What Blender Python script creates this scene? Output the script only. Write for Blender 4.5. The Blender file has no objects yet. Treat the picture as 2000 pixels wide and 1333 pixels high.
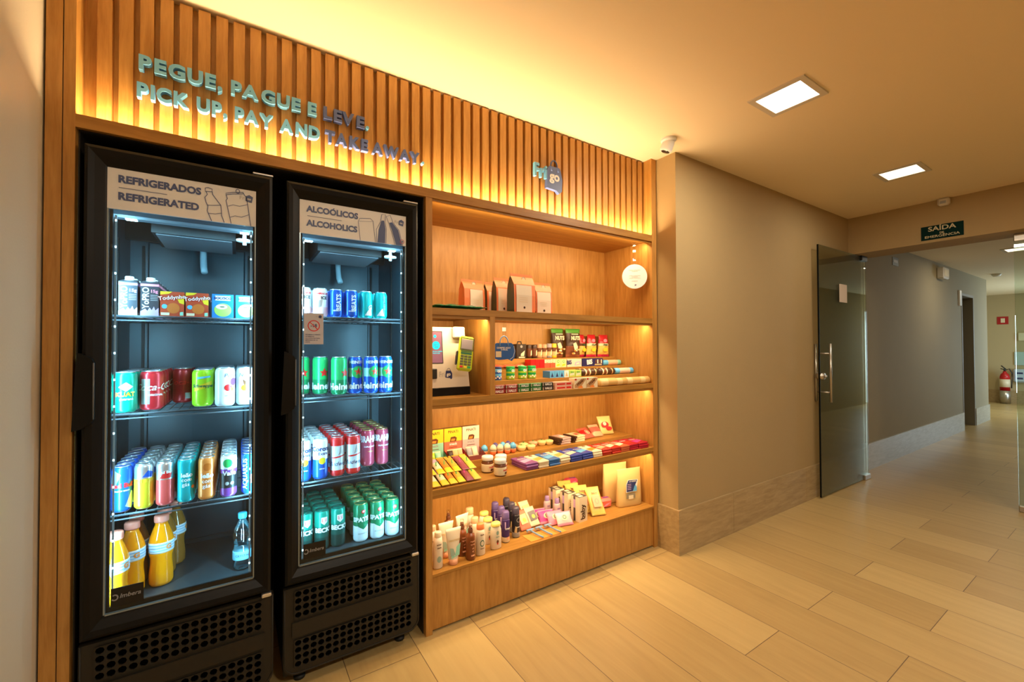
import bpy, math, random
from mathutils import Matrix, Vector
R = math.radians
sin, cos, pi = math.sin, math.cos, math.pi
random.seed(7)
SC = bpy.context.scene
COL = SC.collection

# ------------------------------------------------------------------ camera
cam = bpy.data.objects.new('camera', bpy.data.cameras.new('camera'))
COL.objects.link(cam)
F_PX = 829.97
cam.data.sensor_fit = 'HORIZONTAL'
cam.data.sensor_width = 36.0
cam.data.lens = F_PX * 36.0 / 2000.0
cam.data.clip_start = 0.02
yaw, pitch, roll = R(32.848), R(0.823), R(-0.195)
fw = Vector((sin(yaw) * cos(pitch), cos(yaw) * cos(pitch), sin(pitch)))
rt = Vector((cos(yaw), -sin(yaw), 0.0))
up = rt.cross(fw)
r2 = cos(roll) * rt + sin(roll) * up
u2 = -sin(roll) * rt + cos(roll) * up
cam.matrix_world = Matrix(((r2.x, u2.x, -fw.x, 0.0), (r2.y, u2.y, -fw.y, -1.876),
                           (r2.z, u2.z, -fw.z, 1.335), (0, 0, 0, 1)))
SC.camera = cam

# ------------------------------------------------------------------ world, exposure
wd = bpy.data.worlds.new('world')
SC.world = wd
wd.use_nodes = True
wd.node_tree.nodes['Background'].inputs[0].default_value = (0.9, 0.75, 0.55, 1)
wd.node_tree.nodes['Background'].inputs[1].default_value = 0.02
SC.view_settings.view_transform = 'Standard'
SC.view_settings.look = 'None'
SC.view_settings.gamma = 1
SC.view_settings.use_curve_mapping = False
SC.view_settings.exposure = 0.0
SC.cycles.use_denoising = True
SC.cycles.max_bounces = 10
SC.cycles.diffuse_bounces = 5
SC.cycles.transparent_max_bounces = 16
SC.cycles.sample_clamp_indirect = 6.0

WARM = (1.0, 0.72, 0.40)
COOL = (0.32, 0.75, 1.0)


def area(name, loc, sx, sy, power, color, direction, spread=180, parent=None):
    l = bpy.data.lights.new(name, 'AREA')
    l.shape = 'RECTANGLE'
    l.size, l.size_y = sx, sy
    l.energy = power
    l.color = color
    l.spread = R(spread)
    o = bpy.data.objects.new(name, l)
    COL.objects.link(o)
    o.location = loc
    o.rotation_euler = Vector(direction).to_track_quat('-Z', 'X' if abs(direction[1]) + abs(direction[2]) > 0.2 else 'Y').to_euler()
    if parent:
        o.parent = parent
    return o


def strip_x(name, x0, x1, y, z, power, direction, parent=None, w=0.012, color=WARM):
    """area light whose long side runs along X"""
    l = bpy.data.lights.new(name, 'AREA')
    l.shape = 'RECTANGLE'
    l.size, l.size_y = x1 - x0, w
    l.energy = power
    l.color = color
    o = bpy.data.objects.new(name, l)
    COL.objects.link(o)
    d = Vector(direction).normalized()
    xax = Vector((1, 0, 0))
    zax = -d
    yax = zax.cross(xax)
    o.matrix_world = Matrix(((xax.x, yax.x, zax.x, (x0 + x1) / 2), (xax.y, yax.y, zax.y, y),
                             (xax.z, yax.z, zax.z, z), (0, 0, 0, 1)))
    return o


def strip_z(name, x, y, z0, z1, power, direction, w=0.01, color=COOL):
    l = bpy.data.lights.new(name, 'AREA')
    l.shape = 'RECTANGLE'
    l.size, l.size_y = w, z1 - z0
    l.energy = power
    l.color = color
    o = bpy.data.objects.new(name, l)
    COL.objects.link(o)
    d = Vector(direction).normalized()
    yax = Vector((0, 0, 1))
    zax = -d
    xax = yax.cross(zax)
    o.matrix_world = Matrix(((xax.x, yax.x, zax.x, x), (xax.y, yax.y, zax.y, y),
                             (xax.z, yax.z, zax.z, (z0 + z1) / 2), (0, 0, 0, 1)))
    return o


# warm LED strips of the wooden unit
strip_x('led_light', -0.42, 2.32, 0.026, 2.078, 23, (0, 0.12, 1))
strip_x('led_light', 0.78, 2.31, 0.035, 2.028, 7.2, (0, 0.8, -1))
strip_x('led_light', 0.78, 1.07, 0.035, 1.483, 1.5, (0, 0.8, -1))
strip_x('led_light', 1.12, 2.31, 0.035, 1.483, 6.2, (0, 0.8, -1))
strip_x('led_light', 0.78, 2.31, 0.035, 1.054, 7.2, (0, 0.8, -1))
strip_x('led_light', 0.78, 2.31, 0.035, 0.632, 7.2, (0, 0.8, -1))
# cool LED strips inside the two fridges
for (xa, xb) in ((-0.354, 0.049), (0.212, 0.634)):
    strip_z('fridge_light', xa, 0.034, 0.50, 1.76, 7.5, (0.7, 1, 0))
    strip_z('fridge_light', xb, 0.034, 0.50, 1.76, 7.5, (-0.7, 1, 0))
    strip_x('fridge_light', xa + 0.02, xb - 0.02, 0.10, 1.780, 1.1, (0, 0.2, -1), color=COOL)
# ceiling panels, three added unseen behind the camera as ambient fill: (x, y, ceiling z, power)
PANELS = [(2.335, -0.84, 2.6, 18, 0.262), (4.05, -0.835, 2.6, 6, 0.262), (0.62, -2.9, 2.6, 31, 0.262), (2.335, -2.9, 2.6, 28, 0.262),
          (4.05, -2.9, 2.6, 14, 0.262), (8.05, -0.90, 2.52, 10, 0.30), (12.6, -0.9, 2.52, 18, 0.30)]
for (x, y, z, p, s) in PANELS:
    area('panel_light', (x, y, z - 0.012), s * 0.78, s * 0.78, p, (1.0, 0.88, 0.70), (0, 0, -1))
area('daylight', (13.2, -2.30, 1.15), 1.6, 1.9, 110, (0.62, 0.86, 1.0), (-0.75, 1, -0.2))

# ------------------------------------------------------------------ materials
MATS = {}


def mat(name, col, rough=0.5, metal=0.0, emit=None, estr=0.0, bump=0.0, bscale=60.0, var=0.0, vscale=8.0, coat=0.0, spec=0.5):
    if name in MATS:
        return MATS[name]
    m = bpy.data.materials.new(name)
    m.use_nodes = True
    nt = m.node_tree
    b = nt.nodes['Principled BSDF']
    b.inputs['Base Color'].default_value = (*col, 1)
    b.inputs['Roughness'].default_value = rough
    b.inputs['Metallic'].default_value = metal
    b.inputs['Specular IOR Level'].default_value = spec
    if coat:
        b.inputs['Coat Weight'].default_value = coat
        b.inputs['Coat Roughness'].default_value = 0.08
    if emit:
        b.inputs['Emission Color'].default_value = (*emit, 1)
        b.inputs['Emission Strength'].default_value = estr
    if bump or var:
        tc = nt.nodes.new('ShaderNodeTexCoord')
    if var:
        n = nt.nodes.new('ShaderNodeTexNoise')
        n.inputs['Scale'].default_value = vscale
        n.inputs['Detail'].default_value = 4
        nt.links.new(tc.outputs['Object'], n.inputs['Vector'])
        mx = nt.nodes.new('ShaderNodeMix')
        mx.data_type = 'RGBA'
        mx.inputs['A'].default_value = (*[c * (1 - var) for c in col], 1)
        mx.inputs['B'].default_value = (*[min(1, c * (1 + var)) for c in col], 1)
        nt.links.new(n.outputs['Fac'], mx.inputs['Factor'])
        nt.links.new(mx.outputs['Result'], b.inputs['Base Color'])
    if bump:
        n2 = nt.nodes.new('ShaderNodeTexNoise')
        n2.inputs['Scale'].default_value = bscale
        n2.inputs['Detail'].default_value = 5
        nt.links.new(tc.outputs['Object'], n2.inputs['Vector'])
        bp = nt.nodes.new('ShaderNodeBump')
        bp.inputs['Strength'].default_value = bump
        bp.inputs['Distance'].default_value = 0.004
        nt.links.new(n2.outputs['Fac'], bp.inputs['Height'])
        nt.links.new(bp.outputs['Normal'], b.inputs['Normal'])
    MATS[name] = m
    return m


def wood(name, ca, cb, stretch, rough=0.45, scale=1.0):
    m = bpy.data.materials.new(name)
    m.use_nodes = True
    nt = m.node_tree
    b = nt.nodes['Principled BSDF']
    tc = nt.nodes.new('ShaderNodeTexCoord')
    mp = nt.nodes.new('ShaderNodeMapping')
    mp.inputs['Scale'].default_value = stretch
    nt.links.new(tc.outputs['Object'], mp.inputs['Vector'])
    n = nt.nodes.new('ShaderNodeTexNoise')
    n.inputs['Scale'].default_value = 9 * scale
    n.inputs['Detail'].default_value = 6
    n.inputs['Distortion'].default_value = 0.6
    n2 = nt.nodes.new('ShaderNodeTexNoise')
    n2.inputs['Scale'].default_value = 45 * scale
    n2.inputs['Detail'].default_value = 3
    nt.links.new(mp.outputs['Vector'], n.inputs['Vector'])
    nt.links.new(mp.outputs['Vector'], n2.inputs['Vector'])
    ad = nt.nodes.new('ShaderNodeMath')
    ad.operation = 'MULTIPLY_ADD'
    ad.inputs[1].default_value = 0.35
    nt.links.new(n2.outputs['Fac'], ad.inputs[0])
    nt.links.new(n.outputs['Fac'], ad.inputs[2])
    cr = nt.nodes.new('ShaderNodeValToRGB')
    cr.color_ramp.elements[0].position = 0.45
    cr.color_ramp.elements[0].color = (*ca, 1)
    cr.color_ramp.elements[1].position = 0.9
    cr.color_ramp.elements[1].color = (*cb, 1)
    nt.links.new(ad.outputs[0], cr.inputs['Fac'])
    nt.links.new(cr.outputs['Color'], b.inputs['Base Color'])
    b.inputs['Roughness'].default_value = rough
    MATS[name] = m
    return m


WV = wood('oak_veneer_upright', (0.38, 0.170, 0.030), (0.54, 0.275, 0.065), (6, 6, 0.5))
WH = wood('oak_veneer_level', (0.33, 0.148, 0.022), (0.46, 0.23, 0.045), (0.5, 6, 6))


def glassy(name, tint, refl=0.12, rough=0.02):
    m = bpy.data.materials.new(name)
    m.use_nodes = True
    nt = m.node_tree
    for n in list(nt.nodes):
        nt.nodes.remove(n)
    out = nt.nodes.new('ShaderNodeOutputMaterial')
    tr = nt.nodes.new('ShaderNodeBsdfTransparent')
    tr.inputs[0].default_value = (*tint, 1)
    gl = nt.nodes.new('ShaderNodeBsdfGlossy')
    gl.inputs['Color'].default_value = (0.9, 0.95, 0.95, 1)
    gl.inputs['Roughness'].default_value = rough
    fr = nt.nodes.new('ShaderNodeFresnel')
    fr.inputs['IOR'].default_value = 1.45
    mu = nt.nodes.new('ShaderNodeMath')
    mu.operation = 'MULTIPLY'
    mu.inputs[1].default_value = refl
    nt.links.new(fr.outputs[0], mu.inputs[0])
    mx = nt.nodes.new('ShaderNodeMixShader')
    nt.links.new(mu.outputs[0], mx.inputs[0])
    nt.links.new(tr.outputs[0], mx.inputs[1])
    nt.links.new(gl.outputs[0], mx.inputs[2])
    nt.links.new(mx.outputs[0], out.inputs[0])
    MATS[name] = m
    return m


GLASS = glassy('clear_glass', (0.97, 0.99, 0.99), 0.6)
DGLASS = glassy('smoked_door_glass', (0.84, 0.84, 0.75), 0.75)
CLEARPL = glassy('clear_plastic', (0.97, 0.97, 0.95), 0.35)
JUICE = None


def flat_c(name, col, rough=0.38, **k):
    return mat(name, col, rough, **k)


WHITE = flat_c('white', (0.82, 0.82, 0.80))
CREAM = flat_c('cream', (0.80, 0.70, 0.48))
BLACK = flat_c('black', (0.015, 0.015, 0.015))
NAVY = flat_c('navy', (0.025, 0.04, 0.16))
BLUE = flat_c('blue', (0.02, 0.10, 0.55))
SKY = flat_c('sky_blue', (0.12, 0.45, 0.80))
TEAL = flat_c('teal', (0.0, 0.50, 0.50))
GREEN = flat_c('green', (0.02, 0.36, 0.08))
DGREEN = flat_c('dark_green', (0.005, 0.11, 0.05))
LIME = flat_c('lime', (0.42, 0.68, 0.03))
YEL = flat_c('yellow', (0.85, 0.60, 0.03))
ORANGE = flat_c('orange', (0.85, 0.26, 0.04))
PEACH = flat_c('peach', (0.86, 0.42, 0.24))
REDM = flat_c('red', (0.62, 0.012, 0.012))
CRIM = flat_c('crimson', (0.42, 0.01, 0.03))
PINK = flat_c('pink', (0.85, 0.28, 0.40))
MAG = flat_c('magenta', (0.70, 0.05, 0.30))
PURP = flat_c('purple', (0.20, 0.05, 0.32))
LILAC = flat_c('lilac', (0.55, 0.38, 0.62))
BROWN = flat_c('brown', (0.14, 0.045, 0.015))
DBROWN = flat_c('dark_brown', (0.05, 0.02, 0.01))
GREY = flat_c('grey', (0.35, 0.35, 0.35))
KRAFT = flat_c('kraft', (0.62, 0.44, 0.20), 0.7)
MINT = flat_c('mint', (0.30, 0.66, 0.50))
GOLD = mat('gold_metal', (0.80, 0.62, 0.22), 0.3, 0.9)
SILVER = mat('aluminium', (0.80, 0.82, 0.84), 0.28, 0.9)
CHROME = mat('chrome', (0.75, 0.73, 0.70), 0.18, 1.0)
M_RED = mat('metallic_red', (0.62, 0.02, 0.03), 0.3, 0.35)
M_DRED = mat('metallic_dark_red', (0.30, 0.01, 0.012), 0.3, 0.35)
M_GREEN = mat('metallic_green', (0.02, 0.42, 0.12), 0.3, 0.35)
M_EMER = mat('metallic_emerald', (0.0, 0.36, 0.22), 0.3, 0.3)
M_LIME = mat('metallic_lime', (0.35, 0.66, 0.02), 0.3, 0.3)
M_BLUE = mat('metallic_blue', (0.01, 0.10, 0.55), 0.28, 0.4)
M_TEAL = mat('metallic_teal', (0.0, 0.42, 0.46), 0.28, 0.4)
M_ORG = mat('metallic_orange', (0.80, 0.25, 0.05), 0.3, 0.3)
M_YEL = mat('metallic_yellow', (0.80, 0.66, 0.03), 0.3, 0.3)
M_WHITE = mat('can_white', (0.80, 0.84, 0.86), 0.3, 0.1)
M_PURP = mat('metallic_purple', (0.22, 0.06, 0.35), 0.3, 0.3)
M_WINE = mat('metallic_wine', (0.42, 0.05, 0.09), 0.32, 0.35)
M_BLACKG = mat('can_dark_green', (0.012, 0.05, 0.04), 0.3, 0.3)
FR_BLACK = mat('fridge_black', (0.004, 0.0037, 0.0034), 0.40, 0.0, bump=0.04, bscale=300, spec=0.22)
FR_BODY = mat('fridge_body_black', (0.006, 0.006, 0.006), 0.6)
FR_IN = mat('fridge_liner', (0.026, 0.046, 0.058), 0.36, 0.2, var=0.3, vscale=5)
FR_WIRE = mat('shelf_wire', (0.03, 0.035, 0.04), 0.35, 0.4)
FR_GREY = mat('fridge_grey_metal', (0.07, 0.08, 0.09), 0.4, 0.5)
LED_W = mat('warm_led', (1, 0.8, 0.5), 0.5, emit=(1.0, 0.72, 0.33), estr=4)
LED_C = mat('cool_led', (0.8, 0.95, 1), 0.5, emit=(0.55, 0.88, 1.0), estr=7)
LED_P = mat('panel_glow', (1, 1, 1), 0.5, emit=(1.0, 0.95, 0.86), estr=4.0)
LED_P2 = mat('panel_glow_dim', (1, 1, 1), 0.5, emit=(1.0, 0.88, 0.66), estr=1.9)
CEIL = mat('ceiling_paint', (0.84, 0.70, 0.47), 0.9, bump=0.05, bscale=120)
WALLP = mat('wall_paint', (0.39, 0.275, 0.125), 0.85, bump=0.25, bscale=220, var=0.04, vscale=3)
WALLL = mat('left_wall_paint', (0.56, 0.51, 0.40), 0.42, bump=0.1, bscale=150)
WALLG = mat('grey_wall_paint', (0.36, 0.295, 0.165), 0.8, bump=0.2, bscale=220, var=0.04, vscale=3)
SIGNW = mat('sign_white', (0.80, 0.83, 0.90), 0.45)
TEALL = mat('letter_teal', (0.18, 0.50, 0.78), 0.4)
NAVYL = mat('letter_navy', (0.08, 0.12, 0.30), 0.4)
KIOSKW = mat('kiosk_white', (0.66, 0.60, 0.52), 0.4)
STEEL = mat('brushed_steel', (0.55, 0.52, 0.46), 0.3, 0.95)
SLEEVE = mat('clear_sleeve', (0.75, 0.76, 0.74), 0.3)


def liquid(name, col, rough=0.12):
    m = mat(name, col, rough, coat=0.5)
    return m


JUICE = liquid('orange_drink', (0.95, 0.30, 0.005))
JUICED = liquid('tinted_empty_plastic', (0.30, 0.12, 0.02))


def tile_floor():
    m = bpy.data.materials.new('wood_look_tile')
    m.use_nodes = True
    nt = m.node_tree
    b = nt.nodes['Principled BSDF']
    L = nt.links
    tc = nt.nodes.new('ShaderNodeTexCoord')
    sp = nt.nodes.new('ShaderNodeSeparateXYZ')
    L.new(tc.outputs['Object'], sp.inputs[0])
    cb = nt.nodes.new('ShaderNodeCombineXYZ')
    ax = nt.nodes.new('ShaderNodeMath'); ax.operation = 'ADD'; ax.inputs[1].default_value = 20 * 1.17 + 0.862
    ay = nt.nodes.new('ShaderNodeMath'); ay.operation = 'ADD'; ay.inputs[1].default_value = 40 * 0.2925 - 1.8475 + 0.2925 * 1
    L.new(sp.outputs['Y'], ax.inputs[0])
    L.new(sp.outputs['X'], ay.inputs[0])
    L.new(ax.outputs[0], cb.inputs['X'])
    L.new(ay.outputs[0], cb.inputs['Y'])
    br = nt.nodes.new('ShaderNodeTexBrick')
    br.offset = 0.33
    br.offset_frequency = 2
    br.squash = 1.0
    br.inputs['Scale'].default_value = 1.0
    br.inputs['Mortar Size'].default_value = 0.0016
    br.inputs['Mortar Smooth'].default_value = 0.1
    br.inputs['Bias'].default_value = 0.0
    br.inputs['Brick Width'].default_value = 1.17
    br.inputs['Row Height'].default_value = 0.2925
    br.inputs['Color1'].default_value = (0.0, 0.0, 0.0, 1)
    br.inputs['Color2'].default_value = (1.0, 1.0, 1.0, 1)
    br.inputs['Mortar'].default_value = (0.5, 0.5, 0.5, 1)
    L.new(cb.outputs[0], br.inputs['Vector'])
    mp = nt.nodes.new('ShaderNodeMapping')
    mp.inputs['Scale'].default_value = (9, 0.7, 1)
    L.new(tc.outputs['Object'], mp.inputs['Vector'])
    # shift grain per tile
    va = nt.nodes.new('ShaderNodeVectorMath'); va.operation = 'MULTIPLY_ADD'
    va.inputs[1].default_value = (13.0, 7.0, 3.0)
    L.new(br.outputs['Color'], va.inputs[0])
    L.new(mp.outputs['Vector'], va.inputs[2])
    n = nt.nodes.new('ShaderNodeTexNoise')
    n.inputs['Scale'].default_value = 3.0
    n.inputs['Detail'].default_value = 7
    n.inputs['Roughness'].default_value = 0.6
    n.inputs['Distortion'].default_value = 0.5
    L.new(va.outputs[0], n.inputs['Vector'])
    mx0 = nt.nodes.new('ShaderNodeMath'); mx0.operation = 'MULTIPLY_ADD'; mx0.inputs[1].default_value = 0.45
    L.new(br.outputs['Color'], mx0.inputs[0])
    sc = nt.nodes.new('ShaderNodeMath'); sc.operation = 'MULTIPLY'; sc.inputs[1].default_value = 0.75
    L.new(n.outputs['Fac'], sc.inputs[0])
    L.new(sc.outputs[0], mx0.inputs[2])
    cr = nt.nodes.new('ShaderNodeValToRGB')
    cr.color_ramp.elements[0].position = 0.15
    cr.color_ramp.elements[0].color = (0.38, 0.25, 0.095, 1)
    cr.color_ramp.elements[1].position = 0.95
    cr.color_ramp.elements[1].color = (0.55, 0.395, 0.165, 1)
    L.new(mx0.outputs[0], cr.inputs['Fac'])
    mx = nt.nodes.new('ShaderNodeMix'); mx.data_type = 'RGBA'
    mx.inputs['B'].default_value = (0.16, 0.10, 0.05, 1)
    L.new(br.outputs['Fac'], mx.inputs['Factor'])
    L.new(cr.outputs['Color'], mx.inputs['A'])
    L.new(mx.outputs['Result'], b.inputs['Base Color'])
    b.inputs['Roughness'].default_value = 0.36
    bp = nt.nodes.new('ShaderNodeBump'); bp.inputs['Strength'].default_value = 0.4; bp.inputs['Distance'].default_value = 0.001
    bp.invert = True
    L.new(br.outputs['Fac'], bp.inputs['Height'])
    L.new(bp.outputs['Normal'], b.inputs['Normal'])
    return m


FLOORM = tile_floor()
BBM = wood('baseboard_tile', (0.33, 0.225, 0.105), (0.46, 0.335, 0.17), (0.7, 3, 5), 0.4)
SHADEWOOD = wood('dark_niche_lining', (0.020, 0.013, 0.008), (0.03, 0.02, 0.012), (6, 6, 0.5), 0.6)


# ------------------------------------------------------------------ mesh builder
TXT = {}


def text2d(s, size, bold=0.0, spacing=1.0, shear=0.0, align='CENTER'):
    key = (s, size, bold, spacing, shear, align)
    if key in TXT:
        return TXT[key]
    c = bpy.data.curves.new('lettering', 'FONT')
    c.body = s
    c.size = size
    c.offset = bold * size
    c.space_character = spacing
    c.shear = shear
    c.align_x = align
    c.align_y = 'CENTER'
    c.resolution_u = 3
    o = bpy.data.objects.new('lettering', c)
    COL.objects.link(o)
    dg = bpy.context.evaluated_depsgraph_get()
    me = bpy.data.meshes.new_from_object(o.evaluated_get(dg))
    vs = [(v.co.x, v.co.y) for v in me.vertices]
    fs = [tuple(p.vertices) for p in me.polygons]
    bpy.data.objects.remove(o)
    bpy.data.curves.remove(c)
    bpy.data.meshes.remove(me)
    TXT[key] = (vs, fs)
    return vs, fs


class MB:
    def __init__(self):
        self.v, self.f, self.m, self.s = [], [], [], []
        self.mats = []

    def mi(self, m):
        if m not in self.mats:
            self.mats.append(m)
        return self.mats.index(m)

    def add(self, vs, fs, m, smooth=False, T=None):
        k = len(self.v)
        if T is not None:
            vs = [tuple(T @ Vector(p)) for p in vs]
        self.v += [tuple(p) for p in vs]
        for i, f in enumerate(fs):
            self.f.append(tuple(a + k for a in f))
            self.m.append(self.mi(m[i] if isinstance(m, list) else m))
            self.s.append(smooth)
        return self

    def box(self, x0, x1, y0, y1, z0, z1, m, T=None, b=0.0):
        if b > 0:
            return self.bbox(x0, x1, y0, y1, z0, z1, m, b, T)
        vs = [(x0, y0, z0), (x1, y0, z0), (x1, y1, z0), (x0, y1, z0), (x0, y0, z1), (x1, y0, z1), (x1, y1, z1), (x0, y1, z1)]
        fs = [(0, 3, 2, 1), (4, 5, 6, 7), (0, 1, 5, 4), (1, 2, 6, 5), (2, 3, 7, 6), (3, 0, 4, 7)]
        return self.add(vs, fs, m, False, T)

    def bbox(self, x0, x1, y0, y1, z0, z1, m, b, T=None):
        """box with chamfered edges"""
        b = min(b, (x1 - x0) * .45, (y1 - y0) * .45, (z1 - z0) * .45)
        vs = []
        idx = {}
        X, Y, Z = (x0, x1), (y0, y1), (z0, z1)
        for i in (0, 1):
            for j in (0, 1):
                for k in (0, 1):
                    sx, sy, sz = (1, -1)[i], (1, -1)[j], (1, -1)[k]
                    for a in range(3):
                        p = [X[i] + (sx * b if a != 0 else 0), Y[j] + (sy * b if a != 1 else 0), Z[k] + (sz * b if a != 2 else 0)]
                        idx[(i, j, k, a)] = len(vs)
                        vs.append(tuple(p))
        fs = []
        for i in (0, 1):
            q = [idx[(i, 0, 0, 0)], idx[(i, 1, 0, 0)], idx[(i, 1, 1, 0)], idx[(i, 0, 1, 0)]]
            fs.append(tuple(q if i else q[::-1]))
            q = [idx[(0, i, 0, 1)], idx[(1, i, 0, 1)], idx[(1, i, 1, 1)], idx[(0, i, 1, 1)]]
            fs.append(tuple(q[::-1] if i else q))
            q = [idx[(0, 0, i, 2)], idx[(1, 0, i, 2)], idx[(1, 1, i, 2)], idx[(0, 1, i, 2)]]
            fs.append(tuple(q if i else q[::-1]))
        for i in (0, 1):
            for j in (0, 1):
                fs.append((idx[(i, j, 0, 0)], idx[(i, j, 1, 0)], idx[(i, j, 1, 1)], idx[(i, j, 0, 1)]))
                fs.append((idx[(i, 0, j, 0)], idx[(i, 1, j, 0)], idx[(i, 1, j, 2)], idx[(i, 0, j, 2)]))
                fs.append((idx[(0, i, j, 1)], idx[(1, i, j, 1)], idx[(1, i, j, 2)], idx[(0, i, j, 2)]))
        for i in (0, 1):
            for j in (0, 1):
                for k in (0, 1):
                    fs.append((idx[(i, j, k, 0)], idx[(i, j, k, 1)], idx[(i, j, k, 2)]))
        return self.add(vs, fs, m, False, T)

    def lathe(self, prof, m, seg=24, T=None, smooth=True, sx=1.0, sy=1.0):
        """prof: list of (r,z); m: material or one per ring gap"""
        vs, fs, ms = [], [], []
        for (r, z) in prof:
            for i in range(seg):
                a = 2 * pi * i / seg
                vs.append((r * sin(a) * sx, -r * cos(a) * sy, z))
        n = len(prof)
        for j in range(n - 1):
            for i in range(seg):
                i2 = (i + 1) % seg
                fs.append((j * seg + i, j * seg + i2, (j + 1) * seg + i2, (j + 1) * seg + i))
                ms.append(m[j] if isinstance(m, list) else m)
        if prof[0][0] > 1e-5:
            fs.append(tuple(reversed(range(seg)))); ms.append(m[0] if isinstance(m, list) else m)
        if prof[-1][0] > 1e-5:
            fs.append(tuple(range((n - 1) * seg, n * seg))); ms.append(m[-1] if isinstance(m, list) else m)
        return self.add(vs, fs, ms, smooth, T)

    def prism(self, pts, y0, y1, m, T=None):
        """pts: outline in XZ (counter-clockwise seen from -Y), extruded along Y"""
        n = len(pts)
        vs = [(x, y0, z) for x, z in pts] + [(x, y1, z) for x, z in pts]
        fs = [tuple(range(n)), tuple(reversed(range(n, 2 * n)))]
        for i in range(n):
            j = (i + 1) % n
            fs.append((i, i + n, j + n, j))
        return self.add(vs, fs, m, False, T)

    def tube(self, pts, r, m, seg=8, T=None, closed=False):
        pts = [Vector(p) for p in pts]
        vs, fs = [], []
        n = len(pts)
        for i, p in enumerate(pts):
            if closed:
                d = pts[(i + 1) % n] - pts[i - 1]
            else:
                d = pts[min(i + 1, n - 1)] - pts[max(i - 1, 0)]
            d.normalize()
            a = d.cross(Vector((0, 0, 1)))
            if a.length < 0.05:
                a = d.cross(Vector((0, 1, 0)))
            a.normalize()
            b = d.cross(a)
            for k in range(seg):
                t = 2 * pi * k / seg
                vs.append(tuple(p + r * (cos(t) * a + sin(t) * b)))
        for i in range(n if closed else n - 1):
            i2 = (i + 1) % n
            for k in range(seg):
                k2 = (k + 1) % seg
                fs.append((i * seg + k, i * seg + k2, i2 * seg + k2, i2 * seg + k))
        if not closed:
            fs.append(tuple(reversed(range(seg))))
            fs.append(tuple(range((n - 1) * seg, n * seg)))
        return self.add(vs, fs, m, True, T)

    def text(self, s, size, m, T, bold=0.02, spacing=1.0, shear=0.0, align='CENTER', depth=0.0, sx=1.0):
        """flat text in local XZ plane facing -Y, centred on origin of T"""
        vs, fs = text2d(s, size, bold, spacing, shear, align)
        v3 = [(x * sx, 0, z) for x, z in vs]
        if depth:
            k = len(v3)
            v4 = v3 + [(x, depth, z) for x, _, z in v3]
            edges = {}
            for f in fs:
                for i in range(len(f)):
                    e = (f[i], f[(i + 1) % len(f)])
                    edges[e] = edges.get(e, 0) + 1
            f2 = list(fs) + [tuple(a + k for a in reversed(f)) for f in fs]
            for (a, b) in edges:
                if (b, a) not in edges:
                    f2.append((a, a + k, b + k, b))
            return self.add(v4, f2, m, False, T)
        return self.add(v3, fs, m, False, T)

    def wtext(self, s, size, m, r, a0, z, bold=0.02, spacing=1.0, shear=0.0, rot=0, off=0.0011, sx=1.0):
        vs, fs = text2d(s, size, bold, spacing, shear)
        v3 = []
        for (x, y) in vs:
            x *= sx
            if rot:
                x, y = -y, x
            a = a0 + x / r
            v3.append(((r + off) * sin(a), -(r + off) * cos(a), z + y))
        return self.add(v3, fs, m)

    def wpoly(self, pts, m, r, a0, z, off=0.0007, rings=4):
        """star-convex outline (x,z about its centre) wrapped on a cylinder"""
        P2 = []
        for i in range(len(pts)):
            (xa, za), (xb, zb) = pts[i], pts[(i + 1) % len(pts)]
            k_ = max(1, int(math.hypot(xb - xa, zb - za) / 0.004))
            P2 += [(xa + (xb - xa) * q / k_, za + (zb - za) * q / k_) for q in range(k_)]
        pts = P2
        n = len(pts)
        vs, fs = [(r * sin(a0) * (1 + off / r), -r * cos(a0) * (1 + off / r), z)], []
        for k in range(1, rings + 1):
            for (x, y) in pts:
                a = a0 + x * k / rings / r
                vs.append(((r + off) * sin(a), -(r + off) * cos(a), z + y * k / rings))
        for i in range(n):
            j = (i + 1) % n
            fs.append((0, 1 + i, 1 + j))
            for k in range(rings - 1):
                fs.append((1 + k * n + i, 1 + (k + 1) * n + i, 1 + (k + 1) * n + j, 1 + k * n + j))
        return self.add(vs, fs, m)

    def ribbon(self, pts, w, m, y=0.0, closed=False, T=None):
        """flat line in XZ plane at y"""
        n = len(pts)
        P = [Vector((p[0], p[1])) for p in pts]
        vs, fs = [], []
        for i in range(n):
            a = P[i - 1] if (i > 0 or closed) else P[i]
            b = P[(i + 1) % n] if (i < n - 1 or closed) else P[i]
            d = (b - a)
            d.normalize()
            nn = Vector((-d.y, d.x)) * w / 2
            vs.append((P[i].x + nn.x, y, P[i].y + nn.y))
            vs.append((P[i].x - nn.x, y, P[i].y - nn.y))
        for i in range(n if closed else n - 1):
            j = (i + 1) % n
            fs.append((2 * i, 2 * i + 1, 2 * j + 1, 2 * j))
        return self.add(vs, fs, m, False, T)

    def fpoly(self, pts, y, m, T=None):
        return self.add([(a, y, b) for a, b in pts], [tuple(range(len(pts)))], m, False, T)

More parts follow.
